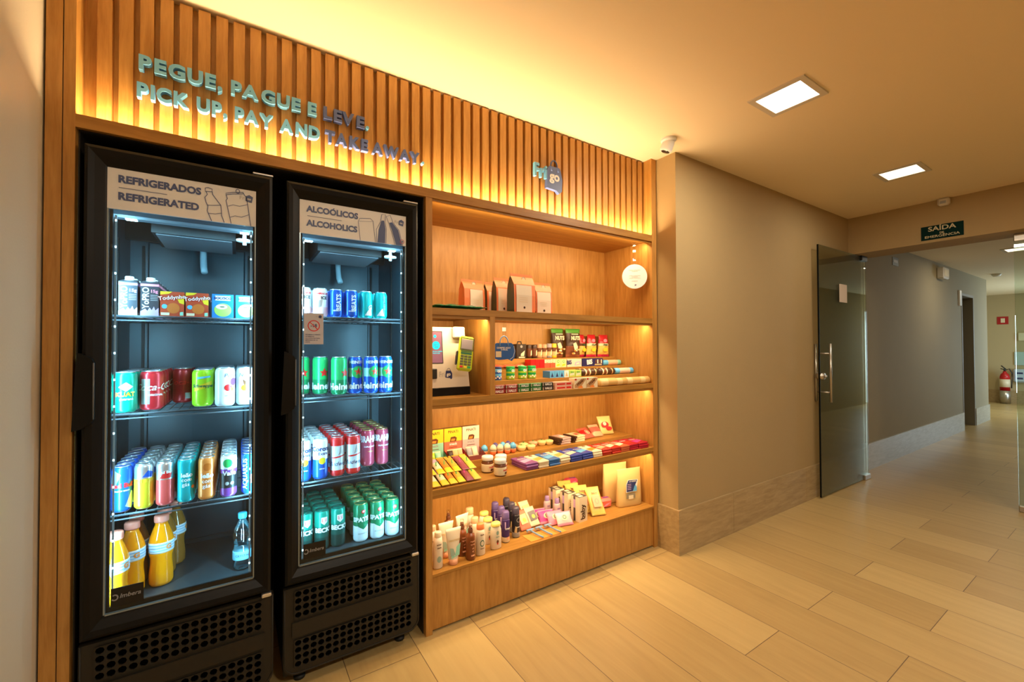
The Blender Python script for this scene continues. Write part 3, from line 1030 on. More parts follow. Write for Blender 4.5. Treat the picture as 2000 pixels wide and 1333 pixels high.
    b.box(X(gi0), X(gi0 + 0.004), 0.0, 0.012, gb, 1.795, gk); b.box(X(gi1 - 0.004), X(gi1), 0.0, 0.012, gb, 1.795, gk); b.box(X(gi0), X(gi1), 0.0, 0.012, gb, gb + 0.004, gk)
    b.box(X(gi0 + 0.004), X(gi0 + 0.012), 0.012, 0.022, gb + 0.004, 1.795, FR_BLACK)
    b.box(X(gi1 - 0.009), X(gi1 - 0.004), 0.012, 0.022, gb + 0.004, 1.795, FR_BLACK)
    b.box(X(gi0 + 0.012), X(gi1 - 0.009), 0.012, 0.020, gb + 0.004, gb + 0.02, FR_BLACK)
    b.build('gasket', t)
    # vertical LED dots
    for xx in (gi0 + 0.0135, gi1 - 0.0195):
        b = MB(); b.box(X(xx + 0.002), X(xx + 0.007), 0.0225, 0.0270, 0.49, 1.78, mat('led_carrier', (0.10, 0.14, 0.16), 0.3, emit=(0.5, 0.85, 1.0), estr=0.12))
        for k in range(15):
            z = 0.52 + k * 0.0885
            b.box(X(xx + 0.0025), X(xx + 0.0065), 0.0205, 0.0225, z, z + 0.006, LED_C)
        b.build('led_strip', t)
    # header sign
    b = MB(); b.box(X(gi0), X(gi1), 0.001, 0.008, 1.795, gt, SIGNW); sg = b.build('header_sign', t)
    b = MB()
    w = gi1 - gi0
    if 'Ó' in words[0]:
        wa = text2d('ALCO', 0.0335, 0.045, 1.0, 0.0, 'LEFT')[0]
        wb = text2d('ALCOO', 0.0335, 0.045, 1.0, 0.0, 'LEFT')[0]
        ax_ = X(gi0 + 0.026) + words[2] * (max(v[0] for v in wa) + max(v[0] for v in wb)) / 2
        b.fpoly([(ax_ - 0.002, 1.9075), (ax_ + 0.001, 1.9075), (ax_ + 0.007, 1.914), (ax_ + 0.002, 1.914)], -0.0003, NAVYL)
    b.text(words[0].replace('Ó', 'O'), 0.0335, NAVYL, TR(X(gi0 + 0.026), -0.0002, 1.895), bold=0.045, align='LEFT', sx=words[2])
    b.text(words[1], 0.0335, NAVYL, TR(X(gi0 + 0.026), -0.0002, 1.838), bold=0.045, align='LEFT', sx=words[2])
    b.box(X(gi0 + 0.028), X(gi0 + 0.028 + 0.30 * w), -0.0004, 0.0, 1.8665, 1.8682, NAVYL)
    b.text('Fri', 0.020, mat('logo_grey', (0.45, 0.45, 0.50), 0.5), TR(X(gi1 - 0.043), -0.0002, 1.897), bold=0.0)
    b.fpoly([(X(gi1 - 0.034), 1.887), (X(gi1 - 0.014), 1.883), (X(gi1 - 0.010), 1.905), (X(gi1 - 0.022), 1.912), (X(gi1 - 0.033), 1.906)], -0.0003, NAVYL)
    b.text('go', 0.013, WHITE, TR(X(gi1 - 0.0225), -0.0006, 1.896), bold=0.02)
    art(b, X, gi0, gi1)
    b.build('print', sg)
    # door handle
    b = MB()
    hx = x0 - 0.001
    for (zz0, zz1) in ((1.285, 1.320), (1.080, 1.115)):
        pass
    prof = [(-0.016, 1.078), (0.004, 1.083), (0.028, 1.100), (0.033, 1.112), (0.033, 1.290), (0.028, 1.302), (0.004, 1.318), (-0.006, 1.322)]
    b.prism([(X(hx) + px, pz) for px, pz in prof], -0.040, -0.018, FR_BLACK)
    b.tube([(X(hx) + 0.033, -0.040, 1.112), (X(hx) + 0.033, -0.040, 1.290)], 0.0022, mat('handle_edge', (0.10, 0.10, 0.10), 0.3))
    b.build('handle', t)
    # maker plate on the glass
    b = MB(); b.box(X(gi0 + 0.018), X(gi0 + 0.100), 0.0010, 0.0040, 0.492, 0.552, mat('maker_plate', (0.006, 0.006, 0.007), 0.25)); mp_ = b.build('maker_plate', t)
    b = MB(); gr = mat('maker_grey', (0.25, 0.25, 0.26), 0.4)
    b.text('Imbera', 0.019, gr, TR(X(gi0 + 0.066), 0.0006, 0.523), bold=0.02, shear=0.25)
    b.ribbon([(X(gi0 + 0.028) + 0.0075 * cos(a), 0.522 + 0.0085 * sin(a)) for a in [R(-150 + i * 20) for i in range(15)]], 0.004, gr, 0.0006)
    b.build('print', mp_)
    # wire shelves
    for zt in SHELVES[words[1]]:
        b = MB()
        n = 17
        for i in range(n):
            xx = X(ix0 + 0.010 + (ix1 - ix0 - 0.020) * i / (n - 1))
            b.tube([(xx, 0.075, zt - 0.0020), (xx, 0.50, zt - 0.0020)], 0.0018, FR_WIRE, 5)
        for yy in (0.075, 0.20, 0.35, 0.50):
            b.tube([(X(ix0 + 0.004), yy, zt - 0.006), (X(ix1 - 0.004), yy, zt - 0.006)], 0.0024, FR_WIRE, 6)
        b.tube([(X(ix0 + 0.004), 0.072, zt - 0.018), (X(ix1 - 0.004), 0.072, zt - 0.018)], 0.0028, FR_GREY, 6)
        b.tube([(X(ix0 + 0.004), 0.072, zt - 0.002), (X(ix1 - 0.004), 0.072, zt - 0.002)], 0.0024, FR_GREY, 6)
        b.build('wire_shelf', t)
    # lower grille
    gx_0, gx_1 = x0 - 0.004, x1 + 0.010
    z0, z1 = 0.055, 0.395
    b = MB()
    GM = mat('grille_black', (0.019, 0.016, 0.011), 0.5, spec=0.35)
    DK = mat('hole_dark', (0.001, 0.001, 0.001), 0.9, spec=0.0)
    # outer tray with rounded lower corners
    rr = 0.05
    outl = [(X(gx_0), z1), (X(gx_0), z0 + rr)] + [(X(gx_0) + rr - rr * cos(a), z0 + rr - rr * sin(a)) for a in [i * pi / 12 for i in range(1, 7)]] + \
        [(X(gx_1) - rr + rr * sin(a), z0 + rr - rr * cos(a)) for a in [i * pi / 12 for i in range(0, 7)]] + [(X(gx_1), z1)]
    b.prism(outl, -0.004, 0.028, GM)
    # raised rim
    b.tube([(p[0] * 0.985, -0.005, p[1] + (0.006 if p[1] < z0 + rr * 1.2 else 0)) for p in outl], 0.0022, GM, 6)
    b.box(X(gx_0 + 0.03), X(gx_1 - 0.03), -0.012, -0.004, 0.205, 0.262, GM)
    wcell = (gx_1 - gx_0 - 0.075) / hole_cols
    for (za, rows) in ((0.275, 4), (0.085, 4)):
        hc = 0.027
        for r_ in range(rows):
            for c_ in range(hole_cols):
                cxh = X(gx_0 + 0.0375) + (c_ + 0.5) * wcell
                czh = za + (r_ + 0.5) * hc
                sq = [(-.5, -.5), (0, -.5), (.5, -.5), (.5, 0), (.5, .5), (0, .5), (-.5, .5), (-.5, 0)]
                vs = [(cxh + a * wcell, -0.010, czh + e * hc) for a, e in sq]
                inn = []
                for k in range(8):
                    an = R(-135 + 45 * k)
                    inn.append((cxh + cos(an) * wcell * 0.43, czh + sin(an) * hc * 0.43))
                vs += [(a, -0.010, e) for a, e in inn] + [(a, -0.0045, e) for a, e in inn]
                fs = []
                ms = []
                for k in range(8):
                    k2 = (k + 1) % 8
                    fs += [(k, k2, 8 + k2, 8 + k), (8 + k, 8 + k2, 16 + k2, 16 + k)]
                    ms += [GM, GM]
                fs.append(tuple(range(16, 24))); ms.append(DK)
                b.add(vs, fs, ms)
    b.build('grille', t)
    # hinges and feet
    b = MB(); b.bbox(X(x1 - 0.065), X(x1 + 0.002), -0.012, 0.03, 1.992, 2.000, SILVER, 0.002); b.build('hinge', t)
    b = MB(); b.bbox(X(x1 - 0.030), X(x1 + 0.002), -0.024, 0.02, 0.397, 0.411, SILVER, 0.003); b.build('hinge', t)
    for xx in (x0 + 0.06, x1 - 0.06):
        for yy in (0.06, 0.48):
            MB().lathe([(0.022, 0), (0.022, 0.012), (0.012, 0.014), (0.012, 0.058)], FR_BODY, 14, TR(X(xx), yy, 0)).build('foot', t)
    return t


SHELVES = {'REFRIGERATED': (1.450, 1.112, 0.770), 'ALCOHOLICS': (1.467, 1.127, 0.778)}


def art1(b, X, a, c):
    # bottle and can outline drawings
    k = NAVYL
    ox = X(a + 0.262)
    L = [(0.0, 1.900), (0.004, 1.890), (-0.003, 1.878), (0.0, 1.862), (0.006, 1.848), (0.004, 1.830), (0.010, 1.815), (0.017, 1.7955)]
    Rr = [(0.018, 1.903), (0.020, 1.892), (0.034, 1.872), (0.044, 1.858), (0.046, 1.840), (0.047, 1.820), (0.055, 1.7955)]
    b.ribbon([(ox + p[0], p[1]) for p in L], 0.0024, k, -0.0003)
    b.ribbon([(ox + p[0], p[1]) for p in Rr], 0.0024, k, -0.0003)
    b.ribbon([(ox - 0.002, 1.900), (ox - 0.002, 1.912), (ox + 0.006, 1.915), (ox + 0.018, 1.912), (ox + 0.018, 1.902)], 0.0024, k, -0.0003, closed=True)
    b.ribbon([(ox + 0.003, 1.851), (ox + 0.020, 1.853), (ox + 0.045, 1.858)], 0.0019, k, -0.0003)
    b.ribbon([(ox + 0.007, 1.822), (ox + 0.028, 1.823), (ox + 0.046, 1.829)], 0.0019, k, -0.0003)
    ox = X(a + 0.322)
    b.ribbon([(ox, 1.900), (ox + 0.004, 1.886), (ox, 1.878), (ox + 0.016, 1.7955)], 0.0024, k, -0.0003)
    b.ribbon([(ox + 0.052, 1.918), (ox + 0.058, 1.908), (ox + 0.064, 1.900), (ox + 0.078, 1.7955)], 0.0024, k, -0.0003)
    b.ribbon([(ox - 0.001, 1.899), (ox + 0.020, 1.906), (ox + 0.052, 1.912), (ox + 0.053, 1.918), (ox + 0.020, 1.912), (ox, 1.905)], 0.0024, k, -0.0003, closed=True)
    b.ribbon([(ox + 0.036 + 0.006 * cos(i * pi / 6), 1.919 + 0.0075 * sin(i * pi / 6)) for i in range(12)], 0.0024, k, -0.0003, closed=True)
    b.ribbon([(ox + 0.006, 1.858), (ox + 0.022, 1.866), (ox + 0.042, 1.864), (ox + 0.068, 1.875)], 0.0019, k, -0.0003)
    b.ribbon([(ox + 0.013, 1.818), (ox + 0.028, 1.826), (ox + 0.048, 1.824), (ox + 0.073, 1.838)], 0.0019, k, -0.0003)


def art2(b, X, a, c):
    k = NAVYL
    ox = X(a + 0.226)
    b.ribbon([(ox + 0.008, 1.7955), (ox, 1.875), (ox + 0.006, 1.890), (ox + 0.050, 1.896), (ox + 0.062, 1.886), (ox + 0.072, 1.7955)], 0.0019, k, -0.0003)
    b.ribbon([(ox + 0.003, 1.876), (ox + 0.060, 1.884)], 0.0010, k, -0.0003)
    o1 = X(a + 0.300)
    b.ribbon([(o1 + 0.004, 1.7955), (o1 + 0.002, 1.852), (o1 + 0.020, 1.888), (o1 + 0.026, 1.922), (o1 + 0.042, 1.924), (o1 + 0.040, 1.890), (o1 + 0.046, 1.860), (o1 + 0.044, 1.7955)], 0.0019, k, -0.0003)
    b.fpoly([(o1 + 0.007, 1.7955), (o1 + 0.040, 1.7955), (o1 + 0.042, 1.860), (o1 + 0.036, 1.896), (o1 + 0.024, 1.894), (o1 + 0.012, 1.852)], -0.00025, k)
    o2 = X(a + 0.345)
    b.ribbon([(o2 + 0.040, 1.7955), (o2 + 0.024, 1.850), (o2 + 0.012, 1.886), (o2, 1.916), (o2 + 0.018, 1.924), (o2 + 0.030, 1.894), (o2 + 0.058, 1.862), (o2 + 0.075, 1.7955)], 0.0019, k, -0.0003)
    b.fpoly([(o2 + 0.044, 1.7955), (o2 + 0.072, 1.7955), (o2 + 0.054, 1.862), (o2 + 0.026, 1.894), (o2 + 0.014, 1.890), (o2 + 0.028, 1.850)], -0.00025, k)
    cx, cz = X(c - 0.018), 1.813
    b.ribbon([(cx + 0.009 * cos(i * pi / 8), cz + 0.009 * sin(i * pi / 8)) for i in range(16)], 0.0016, REDM, -0.0004, closed=True)
    b.text('18', 0.011, NAVYL, TR(cx, -0.0004, cz), bold=0.02)


f1 = fridge('black glass door fridge on the left, with juice cartons, soft drink cans and bottles', -0.412, 0.110, -0.3605, 0.0560, ('REFRIGERADOS', 'REFRIGERATED', 0.95), art1)
f2 = fridge('black glass door fridge on the right, with beer and mixed drink cans', 0.157, 0.690, 0.2050, 0.6400, ('ALCOÓLICOS', 'ALCOHOLICS', 0.95), art2)
# age notice on the right fridge door glass
t = tag(MB().box(-0.036, 0.036, -0.0012, 0, -0.063, 0.063, mat('notice_card', (0.52, 0.52, 0.60), 0.4)).build('age_notice', loc=(0.2585, 0.0039, 1.412)),
        'small white under-eighteen prohibition card stuck on the right fridge glass', 'notice')
b = MB()
b.ribbon([(0.021 * cos(i * pi / 12), 0.012 + 0.021 * sin(i * pi / 12)) for i in range(24)], 0.0035, REDM, -0.0016, closed=True)
b.ribbon([(-0.015, 0.027), (0.015, -0.003)], 0.003, REDM, -0.0018)
b.text('-18', 0.018, NAVY, TR(0, -0.0015, 0.012), bold=0.03)
b.text('Fri', 0.008, GREY, TR(0.012, -0.0015, 0.049))
b.fpoly([(0.018, 0.044), (0.028, 0.043), (0.030, 0.053), (0.024, 0.056), (0.018, 0.053)], -0.0015, NAVY)
for k, s_ in enumerate(('PROIBIDA A VENDA', 'DE BEBIDAS', 'ALCOÓLICAS PARA', 'MENORES DE 18', 'ANOS')):
    b.text(s_, 0.0062, NAVY, TR(-0.031, -0.0015, -0.024 - k * 0.0075), bold=0.02, align='LEFT')
b.build('print', t)


# ================================================================== DRINKS
def can(name, label, r, h, bands, decals, lid=SILVER, group=None):
    """bands: [(upper z fraction, material)]"""
    zs = [0.0, 0.004, 0.010]
    prof = [(r * 0.74, 0.0), (r * 0.80, 0.002), (r * 0.97, 0.008), (r, 0.014)]
    ms = [lid, bands[0][1], bands[0][1]]
    top = h - 0.016
    for i, (f, m) in enumerate(bands):
        z = 0.014 + (top - 0.014) * f
        prof.append((r, z)); ms.append(m)
    prof += [(r * 0.93, h - 0.008), (r * 0.84, h - 0.003)]
    ms += [bands[-1][1], bands[-1][1]]
    b = MB()
    b.lathe(prof, ms + [ms[-1]], 24)
    for d in decals:
        k = d[0]
        if k == 't':
            _, s, size, m, a0, z, kw = d
            b.wtext(s, size, m, r, a0, z, **kw)
        elif k == 'p':
            _, pts, m, a0, z = d
            b.wpoly(pts, m, r, a0, z)
    o = b.build(name)
    tag(o, label, 'drink can', group)
    b = MB()
    b.lathe([(r * 0.84, h - 0.004), (r * 0.87, h - 0.001), (r * 0.85, h), (r * 0.80, h - 0.001), (r * 0.77, h - 0.006), (0.0, h - 0.006)], lid, 24)
    l = b.build('lid', o)
    b = MB(); b.prism([(-0.30 * r, -0.28 * r), (0.30 * r, -0.28 * r), (0.34 * r, 0.3 * r), (0.0, 0.5 * r), (-0.34 * r, 0.3 * r)], -0.001, 0.001, lid, TR(0, 0, h - 0.0045, rx=R(90)))
    b.build('pull_tab', l)
    return o


def row(proto, x, ys, z, what, where, group, rz=0.0, dx=0.0, jitter=0.25):
    for i, y in enumerate(ys):
        lab = f'{what}, {ORD[i]} in {where}'
        assert len(lab.replace('-', ' ').split()) <= 16, lab
        a = rz + random.uniform(-jitter, jitter) * (i > 0)
        if i == 0:
            proto.location = (x, y, z); proto.rotation_euler = (0, 0, a); proto['label'] = lab; proto['group'] = group
        else:
            dup(proto, (x + dx * i, y, z), a, lab, group)


def dy(y0, n, d):
    return [y0 + i * d for i in range(n)]


# ---- left fridge, top shelf: cartons
ZA = 1.4502
def carton(label, capm, topc, strip, num, nm):
    b = MB()
    w, d, h = 0.050, 0.048, 0.118
    dk = mat('carton_dark', (0.045, 0.045, 0.055), 0.35)
    b.box(-w / 2, w / 2, -d / 2, d / 2, 0, 0.012, strip)
    b.box(-w / 2, w / 2, -d / 2, d / 2, 0.012, h - 0.012, dk)
    b.box(-w / 2, w / 2, -d / 2, d / 2, h - 0.012, h - 0.004, topc)
    b.box(-w / 2, w / 2, -d / 2, d / 2, h - 0.004, h, dk)
    # slanted shoulder
    b.add([(-w / 2, -d / 2, h), (w / 2, -d / 2, h), (w / 2, d / 2, h), (-w / 2, d / 2, h), (-w * .42, -d * .30, h + 0.006), (w * .42, -d * .30, h + 0.006), (w * .42, d * .4, h + 0.012), (-w * .42, d * .4, h + 0.012)],
          [(4, 5, 6, 7), (0, 1, 5, 4), (1, 2, 6, 5), (2, 3, 7, 6), (3, 0, 4, 7)], dk)
    b.text('YoPRO', 0.026, WHITE, TR(-0.010, -d / 2 - 0.0006, 0.064) @ Matrix.Rotation(R(-90), 4, 'Y'), bold=0.02, sx=0.95)
    b.text(num, 0.015, topc, TR(0.012, -d / 2 - 0.0006, 0.088), bold=0.03)
    for k in range(4):
        b.box(0.002, 0.022, -d / 2 - 0.0006, -d / 2, 0.055 + k * 0.006, 0.057 + k * 0.006, GREY)
    # splash
    b.fpoly([(-w / 2, 0.012), (w / 2, 0.012), (w / 2, 0.030), (0.016, 0.020), (0.012, 0.034), (0.006, 0.021), (0.0, 0.030), (-0.006, 0.018), (-0.012, 0.026), (-w / 2, 0.016)], -d / 2 - 0.0005, strip)
    o = b.build(nm)
    tag(o, label, 'drink carton')
    b = MB(); b.lathe([(0.015, h + 0.004), (0.017, h + 0.007), (0.0125, h + 0.008), (0.0125, h + 0.019), (0.011, h + 0.021), (0.0, h + 0.021)], WHITE, 18)
    b.build('screw_cap', o)
    return o


c1 = carton('', None, LILAC, mat('splash_tan', (0.45, 0.28, 0.18), 0.5), '15g', 'drink_carton')
row(c1, -0.322, dy(0.116, 6, 0.062), ZA, 'dark protein drink carton with tan splash and white cap', 'leftmost column, left fridge', 'dark cartons with tan splash', jitter=0)
c2 = carton('', None, PINK, LILAC, '15g', 'drink_carton')
row(c2, -0.264, dy(0.116, 6, 0.062), ZA, 'dark protein drink carton with pink splash and white cap', 'its column, left fridge', 'dark cartons with pink splash', jitter=0)


def juicebox(name, w, d, h, build):
    b = MB()
    build(b, w, d, h)
    return b.build(name)


def todd(b, w, d, h):
    bc = mat('choco_red', (0.52, 0.07, 0.03), 0.35)
    b.box(-w / 2, w / 2, -d / 2, d / 2, 0, h, bc)
    f = -d / 2
    b.fpoly([(-w / 2, h), (-w / 2, h - 0.012), (-0.01, h - 0.008), (0.0, h)], f - 0.0004, YEL)
    b.text('Toddynho', 0.019, REDM, TR(0, f - 0.0012, h - 0.022) @ Matrix.Rotation(R(-8), 4, 'Y'), bold=0.06)
    b.text('Toddynho', 0.019, WHITE, TR(0, f - 0.0016, h - 0.0215) @ Matrix.Rotation(R(-8), 4, 'Y'), bold=0.015)
    b.fpoly([(a - 0.022, e + 0.036) for a, e in circ(0.008)], f - 0.0005, SKY)
    b.fpoly([(0.012, 0.070), (w / 2, 0.078), (w / 2, 0.045), (0.020, 0.050)], f - 0.0004, YEL)
    b.fpoly([(a + 0.003, e + 0.030) for a, e in circ(0.019)], f - 0.0006, mat('choco_orange', (0.60, 0.16, 0.03), 0.4))
    b.fpoly([(-0.032, 0.004), (-0.008, 0.004), (-0.008, 0.014), (-0.032, 0.014)], f - 0.0007, CREAM)
    b.fpoly([(0.022, 0.004), (0.032, 0.004), (0.032, 0.018), (0.022, 0.016)], f - 0.0007, MINT)


t1 = juicebox('juice_box', 0.068, 0.045, 0.090, todd)
tag(t1, '', 'juice box')
row(t1, -0.200, dy(0.108, 3, 0.055), ZA, 'small red chocolate milk box', 'the column beside the dark cartons', 'red chocolate milk boxes, left column', jitter=0)
t2 = dup(t1)
row(t2, -0.127, dy(0.108, 3, 0.055), ZA, 'small red chocolate milk box', 'the column beside the blue boxes', 'red chocolate milk boxes, right column', jitter=0)


def coco(b, w, d, h):
    b.box(-w / 2, w / 2, -d / 2, d / 2, 0, h, mat('box_blue', (0.02, 0.20, 0.62), 0.35))
    f = -d / 2
    b.fpoly([(-0.024, h - 0.024), (0.024, h - 0.024), (0.024, h - 0.006), (-0.024, h - 0.006)], f - 0.0004, WHITE)
    b.text('SOCOCO', 0.0125, NAVY, TR(0, f - 0.001, h - 0.0155), bold=0.04)
    b.fpoly([(a, e + 0.030) for a, e in circ(0.026, sx=1.05, sz=0.98)], f - 0.0006, mat('coconut_green', (0.36, 0.56, 0.10), 0.5))
    b.fpoly([(a - 0.004, e + 0.042) for a, e in circ(0.015, sx=1.2, sz=0.6)], f - 0.0009, WHITE)
    b.fpoly([(a - 0.002, e + 0.042) for a, e in circ(0.006, sx=1.4, sz=0.45)], f - 0.0011, mat('shell_dark', (0.12, 0.14, 0.06), 0.5))


k1 = juicebox('juice_box', 0.068, 0.045, 0.090, coco)
tag(k1, '', 'juice box')
row(k1, -0.048, dy(0.108, 3, 0.055), ZA, 'small blue coconut water box', 'the left of two such columns', 'blue coconut water boxes, left column', jitter=0)
k2 = dup(k1)
row(k2, 0.027, dy(0.108, 3, 0.055), ZA, 'small blue coconut water box', 'the right of two such columns', 'blue coconut water boxes, right column', jitter=0)

# ---- left fridge, second shelf
ZB = 1.1122
dia = [(0, 0.016), (-0.020, 0), (0, -0.016), (0.020, 0)]
g = can('drink_can', '', 0.0335, 0.142, [(1, M_EMER)], [('p', dia, WHITE, 0.25, 0.090), ('p', [(a * .75, c * .75) for a, c in dia], REDM, 0.25, 0.0902), ('t', 'KUAT', 0.020, M_YEL, 0.2, 0.064, dict(bold=0.04)), ('t', 'guaraná', 0.012, WHITE, 0.3, 0.048, {})])
row(g, -0.330, dy(0.105, 5, 0.070), ZB, 'green soft drink can with a diamond mark', 'its column, left fridge', 'green soft drink cans')
rd = can('drink_can', '', 0.0335, 0.142, [(1, M_RED)], [('t', 'Coca-Cola', 0.034, WHITE, 0.55, 0.082, dict(shear=0.35, bold=0.01)), ('t', 'ORIGINAL', 0.010, WHITE, 0.5, 0.055, {}),
                                                     ('p', [(-0.014, -0.045), (0.014, -0.045), (0.014, 0.045), (-0.014, 0.045)], GREY, -0.45, 0.068)])
row(rd, -0.262, dy(0.140, 5, 0.070), ZB, 'bright red cola can with white script', 'its column, left fridge', 'bright red cola cans')
dr = can('drink_can', '', 0.0335, 0.142, [(1, M_DRED)], [('t', 'Coca-Cola', 0.030, REDM, 0.4, 0.085, dict(shear=0.35, bold=0.01)), ('p', [(-0.010, -0.012), (0.010, -0.012), (0.010, 0.012), (-0.010, 0.012)], GREY, 0.6, 0.03)])
row(dr, -0.188, dy(0.330, 3, 0.070), ZB, 'dark red cola can with faint script', 'the column set back beside lime cans', 'dark red cola cans')
lm = can('drink_can', '', 0.0335, 0.142, [(0.40, M_LIME), (0.62, M_LIME), (1, M_LIME)], [('p', [(-0.030, -0.020), (0.030, 0.002), (0.030, 0.020), (-0.030, -0.002)], M_YEL, 0.1, 0.078),
                                                     ('t', 'Schweppes', 0.0165, DGREEN, 0.1, 0.079, dict(shear=0.2, bold=0.03)), ('p', [(-0.022, -0.005), (0.022, 0.001), (0.022, 0.007), (-0.022, 0.003)], SKY, 0.15, 0.110)])
row(lm, -0.112, dy(0.150, 4, 0.070), ZB, 'lime green citrus soda can', 'its column, left fridge', 'lime green soda cans')
pa = can('drink_can', '', 0.0320, 0.148, [(1, M_WHITE)], [('t', 'Pura', 0.020, NAVYL, 0.5, 0.118, dict(shear=0.2, bold=0)), ('p', circ(0.013), REDM, 0.35, 0.072), ('p', circ(0.015), M_PURP, 1.0, 0.094), ('p', circ(0.007), LIME, 0.75, 0.066), ('t', 'sem açúcar', 0.007, SKY, 0.5, 0.042, {})])
row(pa, -0.040, dy(0.105, 5, 0.067), ZB, 'white sparkling drink can with red and purple fruit', 'the left white column', 'white cans with red and purple fruit')
pb = can('drink_can', '', 0.0320, 0.148, [(1, M_WHITE)], [('t', 'Nan', 0.020, NAVYL, -0.2, 0.118, dict(shear=0.2, bold=0)), ('p', circ(0.012), M_YEL, -0.1, 0.068), ('p', [(-0.005, -0.012), (0.005, -0.012), (0.010, 0.012), (0.0, 0.005), (-0.010, 0.012)], BROWN, 0.0, 0.090), ('t', 'sem açúcar', 0.007, SKY, 0.1, 0.042, {})])
row(pb, 0.027, dy(0.115, 5, 0.067), ZB, 'white sparkling drink can with yellow fruit', 'the right white column', 'white cans with yellow fruit')

# ---- left fridge, third shelf
ZC = 0.7702
slim = 0.0272
H3 = 0.158
wh = 'left fridge'
e = can('drink_can', '', slim, H3, [(1, M_BLUE)], [('t', 'Red Bull', 0.020, REDM, 0.2, 0.092, dict(bold=0.05)), ('p', [(-0.02, -0.02), (0.0, -0.04), (0.02, 0.02), (0.0, 0.04)], SILVER, -0.7, 0.11), ('p', [(-0.02, -0.02), (0.0, -0.03), (0.02, 0.02), (0.0, 0.03)], SILVER, 1.2, 0.04), ('t', 'ENERGY DRINK', 0.006, WHITE, 0.2, 0.074, {})])
row(e, -0.336, dy(0.110, 6, 0.060), ZC, 'blue and silver energy drink can', 'its column, ' + wh, 'blue and silver energy drink cans')
e2 = can('drink_can', '', slim, H3, [(0.72, M_YEL), (1, SILVER)], [('t', 'Red Bull', 0.016, YEL, 0.0, 0.098, dict(bold=0.04)), ('p', [(-0.015, -0.01), (0.0, 0.012), (0.018, 0.004), (0.012, -0.012)], M_BLUE, 0.5, 0.122)])
row(e2, -0.277, dy(0.110, 6, 0.060), ZC, 'yellow energy drink can with silver top', 'its column, ' + wh, 'yellow energy drink cans')
e3 = can('drink_can', '', slim, H3, [(0.62, mat('can_coral', (0.78, 0.10, 0.09), 0.3, 0.2)), (1, SILVER)], [('p', [(-0.02, -0.012), (0.0, 0.014), (0.02, 0.008), (0.016, -0.012)], REDM, 0.1, 0.110), ('t', 'Red Bull', 0.013, WHITE, 0.1, 0.12, dict(bold=0.03))])
row(e3, -0.218, dy(0.110, 6, 0.060), ZC, 'coral red energy drink can with silver top', 'its column, ' + wh, 'coral red energy drink cans')
e4 = can('drink_can', '', slim, H3, [(1, M_TEAL)], [('t', 'leão', 0.021, WHITE, 0.15, 0.100, dict(bold=0.03)), ('t', 'com', 0.018, WHITE, 0.15, 0.083, dict(bold=0.01)), ('t', 'gás', 0.018, WHITE, 0.05, 0.066, dict(bold=0.01)), ('p', circ(0.006), M_ORG, 0.9, 0.055)])
row(e4, -0.158, dy(0.108, 6, 0.060), ZC, 'teal sparkling tea can', 'its column, ' + wh, 'teal sparkling tea cans')
e5 = can('drink_can', '', slim, H3, [(1, M_ORG)], [('t', 'leão', 0.024, WHITE, 0.1, 0.090, dict(bold=0.03)), ('t', 'com', 0.019, WHITE, 0.1, 0.070, dict(bold=0.01)), ('t', 'gás', 0.019, WHITE, 0.0, 0.052, dict(bold=0.01)), ('p', circ(0.014), mat('can_deep_orange', (0.62, 0.15, 0.02), 0.3, .3), 0.1, 0.122)])
row(e5, -0.095, dy(0.100, 6, 0.060), ZC, 'orange sparkling tea can', 'its column, ' + wh, 'orange sparkling tea cans')
e6 = can('drink_can', '', slim, H3, [(0.16, M_PURP), (0.60, BLACK), (0.72, M_PURP), (1, M_WHITE)], [('t', 'del', 0.010, WHITE, 0.1, 0.106, {}), ('t', 'Valle', 0.023, WHITE, 0.15, 0.090, dict(bold=0.03)), ('p', circ(0.016), GREEN, -0.1, 0.128), ('p', circ(0.0065), GREY, -0.15, 0.052), ('p', circ(0.0065), GREY, 0.45, 0.052)])
row(e6, -0.027, dy(0.092, 6, 0.060), ZC, 'purple and black grape juice can with green leaf', 'its column, ' + wh, 'purple grape juice cans')
e7 = can('drink_can', '', slim, H3, [(1, M_BLUE)], [('t', 'AQUARIUS', 0.024, WHITE, -0.55, 0.080, dict(rot=1, bold=0.02)), ('p', [(-0.008, -0.02), (0.008, -0.012), (0.004, 0.02), (-0.006, 0.012)], M_WHITE, 0.25, 0.06)])
row(e7, 0.041, dy(0.088, 6, 0.060), ZC, 'royal blue water can with upright white letters', 'its column, ' + wh, 'royal blue flavoured water cans')


# ---- bottles
def sport_bottle(label, filled=True):
    b = MB()
    J = JUICE if filled else JUICED
    p = [(0.026, 0.0), (0.034, 0.004), (0.037, 0.014), (0.0365, 0.05), (0.033, 0.085), (0.0335, 0.105), (0.0375, 0.120), (0.0375, 0.165), (0.034, 0.180), (0.026, 0.205), (0.0195, 0.222), (0.0185, 0.232)]
    b.lathe(p, J, 28)
    o = b.build('sports_drink_bottle')
    tag(o, label, 'bottle')
    MB().lathe([(0.0382, 0.124), (0.0386, 0.130), (0.0386, 0.156), (0.0382, 0.162)], SLEEVE, 28).build('label_band', o)
    lb = o.children[0]
    b = MB()
    for z in (0.132, 0.142, 0.152):
        b.lathe([(0.0388, z), (0.0390, z + 0.002), (0.0388, z + 0.004)], mat('band_blue', (0.25, 0.50, 0.75), 0.3), 28)
    b.wtext('G', 0.024, ORANGE, 0.0390, 0.5, 0.143, bold=0.05)
    b.build('print', lb)
    MB().lathe([(0.0215, 0.232), (0.0225, 0.236), (0.0225, 0.252), (0.020, 0.257), (0.0, 0.257)], mat('cap_salmon', (0.80, 0.24, 0.16), 0.45), 24).build('cap', o)
    MB().lathe([(0.0200, 0.225), (0.0202, 0.232)], CLEARPL, 18).build('neck_ring', o)
    return o


